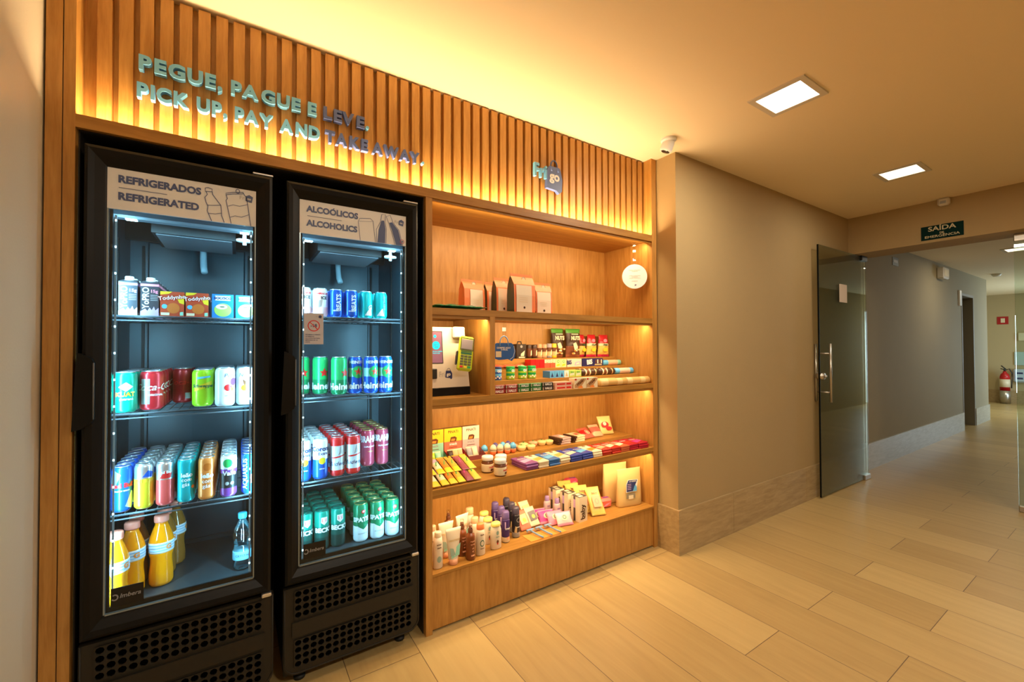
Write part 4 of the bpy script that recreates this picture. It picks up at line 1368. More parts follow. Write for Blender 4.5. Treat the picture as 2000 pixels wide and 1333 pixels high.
so = sport_bottle('orange sports drink bottle with salmon cap, middle of the front row')
so.location = (-0.318, 0.175, 0.4502)
grp = 'orange sports drink bottles'
so['group'] = grp
dup(so, (-0.238, 0.200, 0.4502), 0.2, 'orange sports drink bottle with salmon cap, right of the front row', grp)
dup(so, (-0.3935 + 0.0425, 0.10, 0.4502), 0.5, 'orange sports drink bottle at the left edge of the fridge glass', grp).location = (-0.349, 0.092, 0.4502)
so2 = sport_bottle('amber sports drink bottle behind the middle bottle of the front row', False)
so2.location = (-0.318, 0.258, 0.4502)
so2['group'] = 'amber bottles in the back row'
dup(so2, (-0.238, 0.283, 0.4502), 0.4, 'amber sports drink bottle behind the right bottle of the front row', 'amber bottles in the back row')
dup(so2, (-0.160 - 0.055, 0.366, 0.4502), 0.9, 'amber sports drink bottle furthest back and right, behind the orange ones', 'amber bottles in the back row')

b = MB()
pr = [(0.018, 0.0), (0.030, 0.004), (0.033, 0.016), (0.030, 0.030), (0.0325, 0.040), (0.0325, 0.075), (0.030, 0.085), (0.029, 0.100), (0.0325, 0.118), (0.033, 0.140), (0.030, 0.160), (0.020, 0.180), (0.0135, 0.192), (0.0135, 0.202)]
WBT = glassy('water_bottle_plastic', (0.92, 0.97, 0.98), 2.2, 0.08)
b.lathe(pr, WBT, 24)
for z in (0.100, 0.115, 0.130, 0.145):
    b.tube([(0.0315 * cos(a), 0.0315 * sin(a), z + 0.006 * sin(a * 2)) for a in [i * pi / 10 for i in range(20)]], 0.0009, WBT, 5, closed=True)
wb = tag(b.build('water_bottle', loc=(0.020, 0.165, 0.4502)), 'clear water bottle with a pale blue label and cap, alone at right', 'bottle')
MB().lathe([(0.0330, 0.042), (0.0335, 0.044), (0.0335, 0.074), (0.0330, 0.076)], mat('water_label', (0.20, 0.55, 0.68), 0.4), 24).wtext('CRYSTAL', 0.012, NAVYL, 0.0335, 0, 0.060, bold=0.03).build('label_band', wb)
MB().lathe([(0.0150, 0.200), (0.0155, 0.203), (0.0155, 0.220), (0.014, 0.222), (0.0, 0.222)], mat('cap_cyan', (0.05, 0.50, 0.66), 0.4), 20).build('cap', wb)

# ---- right fridge, top shelf
ZA2 = 1.4672
H = 0.122
wh = 'right fridge'
ic = can('drink_can', '', 0.0305, H, [(0.30, mat('can_pink_white', (0.78, 0.50, 0.52), 0.3)), (1, M_WHITE)], [('t', 'SMIRNOFF', 0.0115, REDM, 0.1, 0.098, dict(bold=0.04)), ('t', 'ICE', 0.018, BLACK, 0.35, 0.080, dict(bold=0.04)), ('p', [(-0.008, -0.02), (0.006, -0.012), (0.010, 0.02), (-0.004, 0.014)], SILVER, -0.2, 0.055)])
row(ic, 0.298, dy(0.108, 3, 0.064), ZA2, 'white and pink mixed drink can', 'the right of two columns', 'white mixed drink cans, second column')
ic2 = dup(ic)
row(ic2, 0.233, dy(0.108, 3, 0.064), ZA2, 'white and pink mixed drink can', 'the left of two columns', 'white mixed drink cans, left column')
bt = can('drink_can', '', 0.0292, H, [(1, M_BLUE)], [('t', 'BEATS', 0.026, WHITE, 0.25, 0.064, dict(rot=1, bold=0.03)), ('t', 'SENSES', 0.008, WHITE, -0.1, 0.028, {})])
row(bt, 0.361, dy(0.106, 3, 0.064), ZA2, 'blue mixed drink can', 'the left of two columns', 'blue mixed drink cans, left column')
bt2 = dup(bt)
row(bt2, 0.424, dy(0.106, 3, 0.064), ZA2, 'blue mixed drink can', 'the right of two columns', 'blue mixed drink cans, right column')
tl = can('drink_can', '', 0.0280, H, [(1, mat('can_bright_teal', (0.0, 0.52, 0.52), 0.28, 0.3))], [('p', [(-0.014, -0.022), (0.020, -0.022), (0.016, 0.02)], M_WHITE, 0.1, 0.034), ('t', 'G', 0.030, M_WHITE, 0.45, 0.048, dict(shear=0.2, bold=0.02)), ])
row(tl, 0.489, dy(0.106, 3, 0.064), ZA2, 'bright teal drink can with white G', 'its column, ' + wh, 'teal drink cans, left column')
tl2 = can('drink_can', '', 0.0280, H, [(1, MATS['can_bright_teal'])], [('p', [(-0.022, -0.022), (0.012, -0.022), (0.004, 0.012)], M_WHITE, -0.1, 0.034), ('t', 'BEATS', 0.022, NAVY, 0.45, 0.070, dict(rot=1, shear=0.2, bold=0.02))])
row(tl2, 0.555, dy(0.106, 3, 0.064), ZA2, 'bright teal drink can with upright dark letters', 'its column, ' + wh, 'teal drink cans, right column')
# ---- second shelf
ZB2 = 1.1272
H = 0.168
wh = 'right fridge second shelf'
hg = can('drink_can', '', 0.0328, H, [(0.38, DGREEN), (1, M_GREEN)], [('p', star(0.021, 0.45), REDM, 0.22, 0.096), ('t', 'Heineken', 0.040, M_WHITE, 0.2, 0.036, dict(bold=0.03))])
hg.data.materials[1] = mat('heineken_low_green', (0.01, 0.22, 0.08), 0.3, 0.3)
for (x, y, rz, lb) in ((0.243, 0.245, -0.1, 'leftmost of the three green ones'), (0.314, 0.205, 0.15, 'middle of the three green ones'), (0.379, 0.130, 0.45, 'rightmost of the three green ones')):
    o = hg if x < 0.25 else dup(hg)
    o.location = (x, y, ZB2); o.rotation_euler = (0, 0, rz); o['label'] = f'tall green beer can with red star, {lb}'; o['group'] = 'tall green beer cans'
hz = can('drink_can', '', 0.0312, H, [(0.38, M_BLUE), (0.46, M_BLUE), (0.74, mat('can_ice_green', (0.25, 0.55, 0.50), 0.3, 0.3)), (1, M_BLUE)], [('p', circ(0.029, sz=0.95), M_GREEN, 0.1, 0.098), ('p', star(0.020, 0.45), REDM, 0.1, 0.0985), ('t', 'Heineken', 0.040, M_WHITE, 0.25, 0.036, dict(bold=0.03)), ('t', 'HEINEKEN', 0.018, M_WHITE, 0.1, 0.142, dict(bold=0.03))])
for (x, y, rz, lb) in ((0.450, 0.138, 0.15, 'leftmost of the three blue ones'), (0.514, 0.115, 0.30, 'middle of the three blue ones'), (0.578, 0.110, 0.05, 'rightmost of the three blue ones')):
    o = hz if x < 0.46 else dup(hz)
    o.location = (x, y, ZB2); o.rotation_euler = (0, 0, rz); o['label'] = f'tall blue and green beer can with red star, {lb}'; o['group'] = 'tall blue and green beer cans'
# ---- third shelf
ZC2 = 0.7782
H = 0.170
wh = 'right fridge'
co = can('drink_can', '', 0.0305, H, [(0.50, M_BLUE), (1, M_WHITE)], [('t', 'Corona', 0.026, NAVY, 0.0, 0.128, dict(bold=0.04)), ('t', 'Extra', 0.018, NAVY, 0.2, 0.108, dict(bold=0.02)), ('p', circ(0.014), M_YEL, 0.1, 0.078), ('t', 'CERVEJA', 0.006, WHITE, 0.1, 0.045, {})])
row(co, 0.300, dy(0.105, 6, 0.064), ZC2, 'white and blue beer can with yellow seal', 'the right of two columns', 'white and blue beer cans, second column')
co2 = dup(co)
row(co2, 0.2335, dy(0.105, 6, 0.064), ZC2, 'white and blue beer can with yellow seal', 'the left of two columns', 'white and blue beer cans, left column')
bu = can('drink_can', '', 0.0298, H, [(0.10, REDM), (0.84, mat('can_ice_white', (0.66, 0.76, 0.82), 0.3, 0.3)), (1, REDM)], [('p', [(-0.03, -0.004), (0.03, 0.006), (0.03, 0.010), (0.0, 0.006), (-0.03, 0.003)], REDM, 0.1, 0.082), ('t', 'Budweiser', 0.026, NAVY, 0.35, 0.055, dict(shear=0.4, bold=0.0)), ('p', [(-0.008, -0.02), (0.010, -0.012), (0.006, 0.022), (0.0, 0.0)], GREY, 0.2, 0.112)])
row(bu, 0.3685, dy(0.108, 6, 0.063), ZC2, 'red and white beer can with script', 'the left of two columns', 'red and white beer cans, left column')
bu2 = dup(bu)
row(bu2, 0.4335, dy(0.104, 6, 0.063), ZC2, 'red and white beer can with script', 'the right of two columns', 'red and white beer cans, right column')
br_ = can('drink_can', '', 0.0298, H, [(1, M_WINE)], [('t', 'BRAHMA', 0.040, M_WHITE, 0.2, 0.126, dict(bold=0.05, sx=0.62)), ('t', 'DUPLO MALTE', 0.009, M_WHITE, 0.2, 0.092, {}), ('t', 'CERVEJA', 0.007, GOLD, 0.2, 0.07, {})], lid=GOLD)
row(br_, 0.520, dy(0.195, 5, 0.063), ZC2, 'wine red beer can with gold lid', 'the left of two columns', 'wine red beer cans, left column')
br2 = dup(br_)
row(br2, 0.585, dy(0.190, 5, 0.063), ZC2, 'wine red beer can with gold lid', 'the right of two columns', 'wine red beer cans, right column')
# ---- floor of right fridge
ZD2 = 0.4502
H = 0.172
wh = 'bottom of the right fridge'
bk = can('drink_can', '', 0.0312, H, [(0.30, M_BLACKG), (0.62, mat('can_mid_green', (0.008, 0.09, 0.07), 0.3, 0.3)), (1, mat('can_sea_green', (0.0, 0.26, 0.18), 0.3, 0.3))],
         [('t', "BECK'S", 0.026, M_WHITE, 0.15, 0.088, dict(bold=0.05)), ('p', [(-0.013, 0.016), (-0.013, -0.006), (0, -0.017), (0.013, -0.006), (0.013, 0.016)], M_WHITE, 0.15, 0.128), ('p', [(-0.010, 0.013), (-0.010, -0.005), (0, -0.013), (0.010, -0.005), (0.010, 0.013)], REDM, 0.15, 0.1283), ('p', [(-0.003, -0.008), (0.003, -0.008), (0.004, 0.008), (-0.004, 0.008)], M_WHITE, 0.15, 0.129)], lid=mat('lid_dark_green', (0.02, 0.10, 0.08), 0.3, 0.7))
for k, (x, y, nm) in enumerate(((0.382, 0.165, 'right'), (0.317, 0.168, 'middle'), (0.2505, 0.172, 'left'))):
    p_ = bk if k == 0 else dup(bk)
    row(p_, x, dy(y, 5, 0.068), ZD2, 'tall dark green beer can with red shield', f'the {nm} of three columns', f'dark green beer cans, {nm} column')
spn = can('drink_can', '', 0.0325, H, [(0.42, M_WHITE), (1, mat('can_spa_green', (0.01, 0.22, 0.09), 0.3, 0.25))],
          [('p', [(-0.034, 0.012), (-0.034, 0.004), (0.0, -0.018), (0.034, 0.004), (0.034, 0.012)], MATS['can_spa_green'], 0.15, 0.076), ('t', 'SPATEN', 0.027, M_WHITE, 0.15, 0.102, dict(bold=0.05)), ('p', circ(0.009), REDM, 0.15, 0.138), ('p', circ(0.005), M_WHITE, 0.15, 0.1385), ('t', 'MÜNCHEN HELL', 0.006, GREY, 0.15, 0.040, {})], lid=GOLD)
for k, (x, y, nm, n) in enumerate(((0.480, 0.158, 'left', 5), (0.551, 0.150, 'middle', 5), (0.620, 0.142, 'right', 5))):
    p_ = spn if k == 0 else dup(spn)
    row(p_, x, dy(y, n, 0.072), ZD2, 'green and white beer can with gold lid', f'the {nm} of three columns', f'green and white beer cans, {nm} column')
# ================================================================== GOODS ON THE WOODEN SHELVES
def put(b, name, label, cat, loc, rz=0.0, group=None, rx=0.0, ry=0.0):
    o = b.build(name, loc=loc, rot=(rx, ry, rz))
    return tag(o, label, cat, group)


# ---- top compartment (shelf top 1.523)
ZT = 1.5232
b = MB()
b.pillow(0.30, 0.15, 0.024, [(1, mat('bag_green', (0.0, 0.20, 0.10), 0.25))], nu=16, nv=10, T=TR(0, 0, 0.017, rx=R(-90)), crimp=0.08, seed=3, wr=0.35)
put(b, 'snack_bag', 'flat dark green bag lying at the left end of the top shelf', 'bag', (0.945, 0.04, ZT), R(3))
BAGO = mat('bag_orange', (0.80, 0.22, 0.08), 0.4)
BAGG = mat('bag_dark_olive', (0.045, 0.05, 0.025), 0.4)
BAGW = mat('bag_label_cream', (0.72, 0.62, 0.50), 0.5)


def coffee_bag(w, d, h, side, label, loc, rz, lw=0.72, ll=0.08, mark=True):
    b = MB()
    zs = [0.0, 0.02, h * 0.45, h * 0.72, h * 0.88, h * 0.93, h]
    ds = [0.92, 1.0, 1.0, 0.85, 0.30, 0.03, 0.03]
    ws = [0.94, 1.0, 1.0, 0.99, 1.02, 1.03, 1.04]
    n = len(zs)
    vs, fs, ms = [], [], []
    for z, dd, ww in zip(zs, ds, ws):
        W, D = w / 2 * ww, d / 2 * dd
        vs += [(-W, -D, z), (0, -D * 1.08, z), (W, -D, z), (W * 0.97, 0, z), (W, D, z), (0, D * 1.05, z), (-W, D, z), (-W * 0.97, 0, z)]
    for k in range(n - 1):
        for i in range(8):
            j = (i + 1) % 8
            fs.append((k * 8 + i, k * 8 + j, (k + 1) * 8 + j, (k + 1) * 8 + i))
            ms.append(side if i in (6, 7) else BAGO)
    fs.append(tuple(reversed(range(8)))); ms.append(BAGO)
    fs.append(tuple(range((n - 1) * 8, n * 8))); ms.append(BAGO)
    b.add(vs, fs, ms, False)
    o = put(b, 'coffee_bag', label, 'bag', loc, rz, 'orange bags on the top shelf')
    b = MB()
    x0, x1 = -w / 2 + ll * w, -w / 2 + (ll + lw) * w
    ya = lambda x: -d / 2 * 1.09 - 0.0015
    b.add([(x0, ya(x0), 0.004), (x1, ya(x1), 0.004), (x1, ya(x1), h * 0.45), (x0, ya(x0), h * 0.45), (x1, ya(x1) + d * 0.06, h * 0.70), (x0, ya(x0) + d * 0.06, h * 0.70)],
          [(0, 1, 2, 3), (3, 2, 4, 5)], BAGW)
    for k in range(3):
        b.box(x0 + 0.02, x1 - 0.03, ya(0) - 0.001, ya(0) - 0.0006, h * (0.28 + 0.05 * k), h * (0.285 + 0.05 * k), KRAFT)
    b.fpoly([(p + (x0 + x1) / 2, q + h * 0.14) for p, q in circ(0.007, 10)], ya(0) - 0.001, DBROWN if mark else KRAFT)
    b.build('label_print', o)
    b = MB(); b.fpoly([(p + 0.005, q + h * 0.86) for p, q in circ(0.016, 16)], 0, CREAM, TR(0, -d * 0.19, 0)); b.ribbon([(p + 0.005, q + h * 0.86) for p, q in circ(0.014, 16)], 0.002, BROWN, -d * 0.19 - 0.001, closed=True); b.build('badge', o)
    return o


coffee_bag(0.140, 0.060, 0.190, BAGO, 'orange bag with cream label, leftmost of five, behind the green bag', (1.105, 0.250, ZT), 0.14, 0.62, 0.26)
coffee_bag(0.105, 0.055, 0.190, BAGG, 'orange bag with olive side, second from left, mostly hidden', (1.253, 0.275, ZT), 0.05)
coffee_bag(0.110, 0.055, 0.205, BAGG, 'orange bag with olive side, directly behind the tallest bag', (1.268, 0.192, ZT), 0.05)
coffee_bag(0.150, 0.070, 0.222, BAGG, 'tallest orange bag with olive side and cream label, at the front', (1.343, 0.105, ZT), 0.05)
coffee_bag(0.115, 0.055, 0.195, BAGG, 'orange bag with cream label, rightmost of five', (1.530, 0.165, ZT), -0.04, 0.85, 0.05)

# hanging round notice
t = empty('round_hanging_sign', 'round white disc sign hanging from a clear strip at the right end', 'hanging sign', (2.243, 0.075, 1.807), R(-38))
b = MB(); b.lathe([(0.0, -0.009), (0.080, -0.009), (0.082, -0.007), (0.082, 0.009), (0.0, 0.009)], WHITE, 40, TR(rx=R(90)), smooth=False); b.build('disc', t)
b = MB()
gy = mat('print_grey', (0.40, 0.32, 0.24), 0.6)
for k, (wd_, z) in enumerate(((0.075, 0.042), (0.045, 0.034), (0.060, 0.004), (0.050, -0.004), (0.065, -0.012), (0.045, -0.032))):
    b.text('AMBIENTE' if k % 2 else 'SORRIA VOCE ESTA', 0.0085, gy, TR(0, -0.0098, z), bold=0.0)
b.text('go', 0.012, NAVY, TR(0.006, -0.0098, -0.056), bold=0.04)
b.build('print', t)
b = MB(); b.box(-0.010, 0.010, 0.000, 0.001, 0.075, 0.236, CLEARPL); b.box(-0.010, 0.010, -0.0005, 0.0, 0.165, 0.180, CREAM); b.build('hanging_strip', t)

# hanging bag shaped sign
t = empty('bag_shaped_sign', 'blue bag-shaped hanging sign beside the short partition', 'hanging sign', (1.185, 0.035, 1.327), R(-20))
b = MB()
b.prism([(-0.052, 0.024), (-0.056, -0.052), (-0.030, -0.060), (0.020, -0.056), (0.040, -0.066), (0.058, -0.045), (0.060, -0.010), (0.048, 0.022), (0.038, 0.030), (-0.040, 0.030)], -0.002, 0.002, mat('sign_blue', (0.03, 0.12, 0.42), 0.4))
b.build('board', t)
b = MB(); b.tube([(-0.024, -0.003, 0.012), (-0.024, -0.003, 0.030)] + [(-0.002 + 0.022 * cos(a), -0.003, 0.032 + 0.034 * sin(a)) for a in [pi - i * pi / 10 for i in range(11)]] + [(0.020, -0.003, 0.012)], 0.003, mat('handle_blue', (0.18, 0.34, 0.62), 0.4)); b.build('handle', t)
b = MB()
b.text('COMPRE AQUI', 0.011, WHITE, TR(-0.004, -0.0026, 0.004), bold=0.03)
b.text('É FÁCIL', 0.011, WHITE, TR(0.0, -0.0026, -0.006), bold=0.03)
b.fpoly([(-0.046, -0.045), (-0.016, -0.045), (-0.016, -0.014), (-0.046, -0.014)], -0.0026, CREAM)
b.ribbon([(0.052, 0.014), (0.056, -0.015), (0.048, -0.044), (0.030, -0.058)], 0.002, WHITE, -0.0027)
b.build('print', t)
b = MB(); b.box(-0.010, 0.010, 0.0025, 0.0035, 0.028, 0.160, CLEARPL); b.box(-0.010, 0.010, 0.0015, 0.0025, 0.092, 0.112, WHITE); b.build('hanging_strip', t)

# ---- payment kiosk
ZK = 1.0902
t = empty('payment_kiosk', 'white self-checkout kiosk with touch screen in the left niche', 'payment kiosk', (0.905, 0.11, ZK))
b = MB()
b.add([(-0.118, 0.0, 0.042), (0.113, 0.0, 0.042), (0.098, 0.030, 0.348), (-0.110, 0.030, 0.348),
       (-0.118, 0.16, 0.042), (0.113, 0.16, 0.042), (0.098, 0.16, 0.348), (-0.110, 0.16, 0.348)],
      [(0, 1, 2, 3), (1, 5, 6, 2), (5, 4, 7, 6), (4, 0, 3, 7), (3, 2, 6, 7), (0, 4, 5, 1)], [KIOSKW, FR_BLACK, FR_BLACK, KIOSKW, KIOSKW, KIOSKW])
b.build('housing', t)
b = MB(); b.bbox(-0.120, 0.117, -0.002, 0.165, 0.0, 0.042, FR_BLACK, 0.003); b.build('base', t)
tilt = math.atan2(0.030, 0.306)
b = MB(); b.box(-0.102, -0.030, -0.002, 0.004, 0.0, 0.165, BLACK); sc_ = b.build('screen', t, (0, 0.0125, 0.163), (-tilt, 0, 0))
b = MB()
b.box(-0.099, -0.034, -0.0024, -0.0021, 0.004, 0.161, mat('screen_mauve', (0.16, 0.07, 0.10), 0.2, emit=(0.30, 0.14, 0.18), estr=0.5))
b.fpoly([(p - 0.066, q + 0.092) for p, q in circ(0.021, 28)], -0.0027, mat('screen_cyan', (0.0, 0.5, 0.6), 0.3, emit=(0.0, 0.62, 0.78), estr=0.8))
b.fpoly([(p - 0.070, q + 0.138) for p, q in circ(0.008, 16)], -0.0027, MATS['screen_cyan'])
b.ribbon([(-0.078, 0.101), (-0.074, 0.100), (-0.070, 0.086), (-0.058, 0.086), (-0.056, 0.097), (-0.072, 0.097)], 0.0022, NAVY, -0.0030)
b.fpoly([(p - 0.068, q + 0.081) for p, q in circ(0.0022, 8)], -0.0031, NAVY)
b.fpoly([(p - 0.060, q + 0.081) for p, q in circ(0.0022, 8)], -0.0031, NAVY)
b.text('INICIAR SUA COMPRA', 0.0065, MATS['screen_cyan'], TR(-0.066, -0.0028, 0.061), bold=0.03)
b.text('TOQUE AQUI', 0.0065, MATS['screen_cyan'], TR(-0.066, -0.0028, 0.052), bold=0.03)
b.build('screen_image', sc_)
b = MB(); b.bbox(-0.108, -0.068, -0.006, 0.006, 0.088, 0.138, BLACK, 0.003); b.build('barcode_reader', t, (0, 0.003, 0))
b = MB()
b.text('Fri', 0.038, GREY, TR(-0.040, 0.0052, 0.108, rx=-tilt), bold=0.0, sx=0.75)
b.prism([(-0.022, 0.092), (0.004, 0.088), (0.010, 0.080), (0.016, 0.088), (0.016, 0.112), (0.008, 0.126), (-0.018, 0.126)], 0.004, 0.006, NAVY)
b.ribbon([(-0.003 + 0.010 * cos(a), 0.124 + 0.014 * sin(a)) for a in [pi - i * pi / 8 for i in range(9)]], 0.0022, NAVY, 0.0055)
b.text('go', 0.022, WHITE, TR(-0.004, 0.0035, 0.108), bold=0.04)
b.build('logo_print', t)
b = MB(); b.bbox(0.020, 0.086, -0.004, 0.022, 0.292, 0.350, KIOSKW, 0.006); b.build('bracket', t)
LG = mat('terminal_lime', (0.50, 0.62, 0.03), 0.35)
td = empty_t = None
b = MB(); b.bbox(-0.038, 0.038, -0.016, 0.016, -0.088, 0.088, LG, 0.010)
o = put(b, 'card_terminal', 'lime green card payment terminal clipped to the white kiosk', 'card terminal', (0.968, 0.058, 1.302), R(-12), rx=R(-8), ry=R(8))
b = MB(); b.bbox(-0.030, 0.030, -0.0185, -0.014, 0.020, 0.072, mat('terminal_screen', (0.30, 0.27, 0.30), 0.15), 0.002); b.build('screen', o)
b = MB(); b.ribbon([(-0.033, 0.016), (0.033, 0.016), (0.033, 0.076), (-0.033, 0.076)], 0.005, BLACK, -0.0190, closed=True); b.build('bezel', o.children[0])
b = MB()
KB = mat('key_grey', (0.10, 0.11, 0.05), 0.5)
for r_ in range(5):
    for c_ in range(3):
        m_ = KB if r_ > 0 else (REDM, YEL, GREEN)[c_]
        b.bbox(-0.028 + c_ * 0.020, -0.012 + c_ * 0.020, -0.0185, -0.015, -0.074 + r_ * 0.0135, -0.064 + r_ * 0.0135, m_, 0.001)
b.box(-0.028, 0.028, -0.0180, -0.0158, -0.004, 0.004, DGREEN); b.box(-0.028, 0.028, -0.0180, -0.0158, 0.008, 0.012, DGREEN)
b.build('keypad', o)
b = MB(); b.bbox(-0.046, -0.037, -0.004, 0.020, -0.060, 0.010, BLACK, 0.003); b.build('holder_clip', o)

# ---- middle shelf, front step (1.0902)
Z0 = 1.0902
HR = mat('candy_wine', (0.30, 0.03, 0.03), 0.35)
HG = mat('candy_green', (0.03, 0.18, 0.04), 0.35)
HK = mat('candy_black', (0.03, 0.02, 0.015), 0.35)


def candy(m, txt=True):
    b = MB(); w = 0.078
    b.bbox(-w / 2, w / 2, -0.011, 0.011, 0, 0.0225, m, 0.003)
    b.box(-w / 2 + 0.002, -w / 2 + 0.010, -0.0113, -0.011, 0.003, 0.019, SILVER)
    b.text('HALLS', 0.017, WHITE, TR(0.004, -0.0116, 0.0112), bold=0.04)
    return b


for (m, cn, xs_) in ((HR, 'wine red', (1.150, 1.231)), (HG, 'green', (1.312, 1.393)), (HK, 'black', (1.474,))):
    base = None
    for ci, x in enumerate(xs_):
        for r_ in range(2):
            pos = ('left' if ci == 0 else 'right') + ' pile' if len(xs_) > 1 else 'single pile'
            lab = f'{cn} candy stick, {"upper" if r_ else "lower"} one in the {pos} on the front step'
            if base is None:
                base = put(candy(m), 'candy_stick', lab, 'candy', (x, 0.045, Z0), 0, f'{cn} candy sticks')
            else:
                dup(base, (x, 0.045, Z0 + r_ * 0.0227), 0, lab)
PK = mat('box_pale_pink', (0.74, 0.42, 0.32), 0.5)
for r_ in range(2):
    b = MB(); b.box(-0.062, 0.062, -0.03, 0.03, 0, 0.021, PK); b.box(-0.050, 0.010, -0.0305, -0.03, 0.006, 0.014, REDM); b.box(0.020, 0.055, -0.0305, -0.03, 0.005, 0.015, REDM)
    b.box(-0.05, 0.05, -0.025, 0.025, 0.021, 0.0212, PEACH)
    put(b, 'gum_box', f'pale pink gum box, {"upper" if r_ else "lower"} of two right of the black candy', 'box', (1.582, 0.055, Z0 + r_ * 0.0213), 0, 'pale pink gum boxes')
for k, x in enumerate((1.700, 1.794)):
    b = MB(); b.box(-0.045, 0.045, -0.025, 0.025, 0, 0.060, CREAM)
    b.fpoly([(-0.043, 0.004), (0.0, 0.004), (0.043, 0.050), (0.043, 0.057), (0.010, 0.057), (-0.043, 0.022)], -0.0255, mat('wafer_tan', (0.50, 0.28, 0.12), 0.5))
    b.text('Wafer', 0.024, BROWN, TR(-0.002, -0.0262, 0.034, ry=R(-32)), bold=0.03, shear=0.3)
    b.fpoly([(-0.02, 0.002), (0.02, 0.002), (0.012, 0.016), (-0.012, 0.012)], -0.0259, ORANGE)
    b.fpoly([(-0.042, 0.048), (-0.030, 0.048), (-0.030, 0.058), (-0.042, 0.058)], -0.0259, REDM)
    put(b, 'wafer_box', f'cream wafer box with slanted brown lettering, {("left", "right")[k]} of two', 'box', (x, 0.040, Z0), 0, 'cream wafer boxes')
CK = mat('cookie_wrap', (0.70, 0.42, 0.14), 0.35)
CKL = mat('cookie_light', (0.80, 0.58, 0.26), 0.4)


def roll(r, L, mats_, name, label, loc, grp=None, txt=None, tm=None, rz=0.0, disc=None):
    b = MB()
    n = len(mats_)
    prof = [(r * 0.55, -L / 2 - 0.002), (r, -L / 2 + 0.004)]
    ms = [mats_[0]]
    for i, (f, m) in enumerate(mats_):
        pass
    ms = [mats_[0][1]]
    for (f, m) in mats_:
        prof.append((r, -L / 2 + 0.004 + (L - 0.008) * f)); ms.append(m)
    prof.append((r * 0.55, L / 2 + 0.002)); ms.append(mats_[-1][1])
    b.lathe(prof, ms, 20, TR(0, 0, r, ry=R(90)))
    if txt:
        for (s, sz, m, x) in txt:
            b.text(s, sz, m, TR(x, -r * 0.86, r * 1.25) @ Matrix.Rotation(R(-28), 4, 'X'), bold=0.04, shear=0.1)
    if disc:
        for (x, m) in disc:
            b.add([tuple(v) for v in [(x + 0.012 * cos(a), -r * 1.01 + 0.0025 * abs(sin(a)) * 2, r + 0.010 * sin(a)) for a in [i * pi / 6 for i in range(12)]]], [tuple(range(12))], m)
    return put(b, name, label, 'biscuit roll', loc, rz, grp)


ckd = [(-0.045, BROWN), (0.01, mat('jam_red', (0.36, 0.03, 0.02), 0.4)), (0.06, BROWN)]
roll(0.0235, 0.235, [(0.25, CKL), (0.6, CK), (0.8, CKL), (1, CK)], 'biscuit_roll', 'long tan biscuit roll at the front, left of two', (1.985, 0.032, Z0), 'long tan biscuit rolls', disc=ckd, txt=[('Cookies', 0.016, WHITE, -0.07)])
roll(0.0235, 0.230, [(0.25, CKL), (0.6, CK), (0.8, CKL), (1, CK)], 'biscuit_roll', 'long tan biscuit roll at the front, right of two by the side panel', (2.207, 0.036, Z0), 'long tan biscuit rolls', disc=ckd, txt=[('Cookies', 0.016, WHITE, -0.06)])
roll(0.0225, 0.20, [(0.3, CK), (0.7, CKL), (1, CK)], 'biscuit_roll', 'tan biscuit roll behind the two front rolls', (1.96, 0.086, Z0), None)

# ---- step 1 (1.1502): gum tubs, boxes, striped rolls
Z1 = 1.1502


def tub(m1, m2, lid, label, loc, rz):
    b = MB()
    b.lathe([(0.0225, 0), (0.0255, 0.003), (0.0255, 0.022), (0.0245, 0.036), (0.0255, 0.046), (0.0255, 0.060), (0.024, 0.063)], [m1, m2, m1, m2, m1, m1], 20)
    b.wtext('GUM', 0.018, WHITE, 0.0255, 0.3, 0.050, bold=0.05)
    for k in range(6):
        b.wpoly(circ(0.005, 10), WHITE, 0.0256, -0.8 + k * 0.42, 0.013 + 0.007 * (k % 2))
    o = put(b, 'gum_tub', label, 'gum tub', loc, rz, 'gum tubs on the first step')
    MB().lathe([(0.0245, 0.063), (0.0255, 0.065), (0.0255, 0.073), (0.023, 0.075), (0.0, 0.075)], lid, 20).build('lid', o)
    return o


tub(SKY, BLUE, NAVY, 'blue gum tub beside the short partition', (1.222, 0.172, Z1), 0)
tub(M_GREEN, LIME, GREEN, 'green gum tub, leftmost of three', (1.310, 0.172, Z1), 0.2)
tub(M_GREEN, LIME, GREEN, 'green gum tub, middle of three', (1.393, 0.172, Z1), 0.1)
tub(M_GREEN, LIME, GREEN, 'green gum tub, rightmost of three', (1.458, 0.170, Z1), 0.0)
for k, x in enumerate((1.575, 1.612, 1.649, 1.686)):
    b = MB(); b.box(-0.0175, 0.0175, -0.035, 0.035, 0, 0.040, mat('box_mid_blue', (0.04, 0.20, 0.50), 0.4))
    b.box(-0.0178, 0.0178, -0.0355, -0.035, 0.0, 0.040, WHITE if k == 3 else SKY)
    b.fpoly([(-0.010, 0.006), (0.010, 0.006), (0.0, 0.032)], -0.036, KRAFT if k == 3 else NAVY)
    put(b, 'biscuit_pack', f'small blue biscuit pack, number {k + 1} from the left beside the green tubs'.replace('number 1', 'first').replace('number 2', 'second').replace('number 3', 'third').replace('number 4', 'fourth'), 'box', (x, 0.158, Z1), 0, 'small blue biscuit packs')
for k, x in enumerate((1.735, 1.786)):
    b = MB(); b.box(-0.024, 0.024, -0.03, 0.03, 0, 0.040, mat('box_lime', (0.50, 0.66, 0.12), 0.4)); b.fpoly([(-0.018, 0.006), (0.018, 0.012), (0.018, 0.026), (-0.018, 0.020)], -0.0305, CREAM); b.text('lima', 0.016, GREEN, TR(0, -0.031, 0.030), bold=0.02)
    put(b, 'biscuit_pack', f'small lime green pack, {("left", "right")[k]} of two before the striped rolls', 'box', (x, 0.158, Z1), 0, 'small lime green packs')
ST = mat('wrap_striped', (0.10, 0.06, 0.04), 0.35)
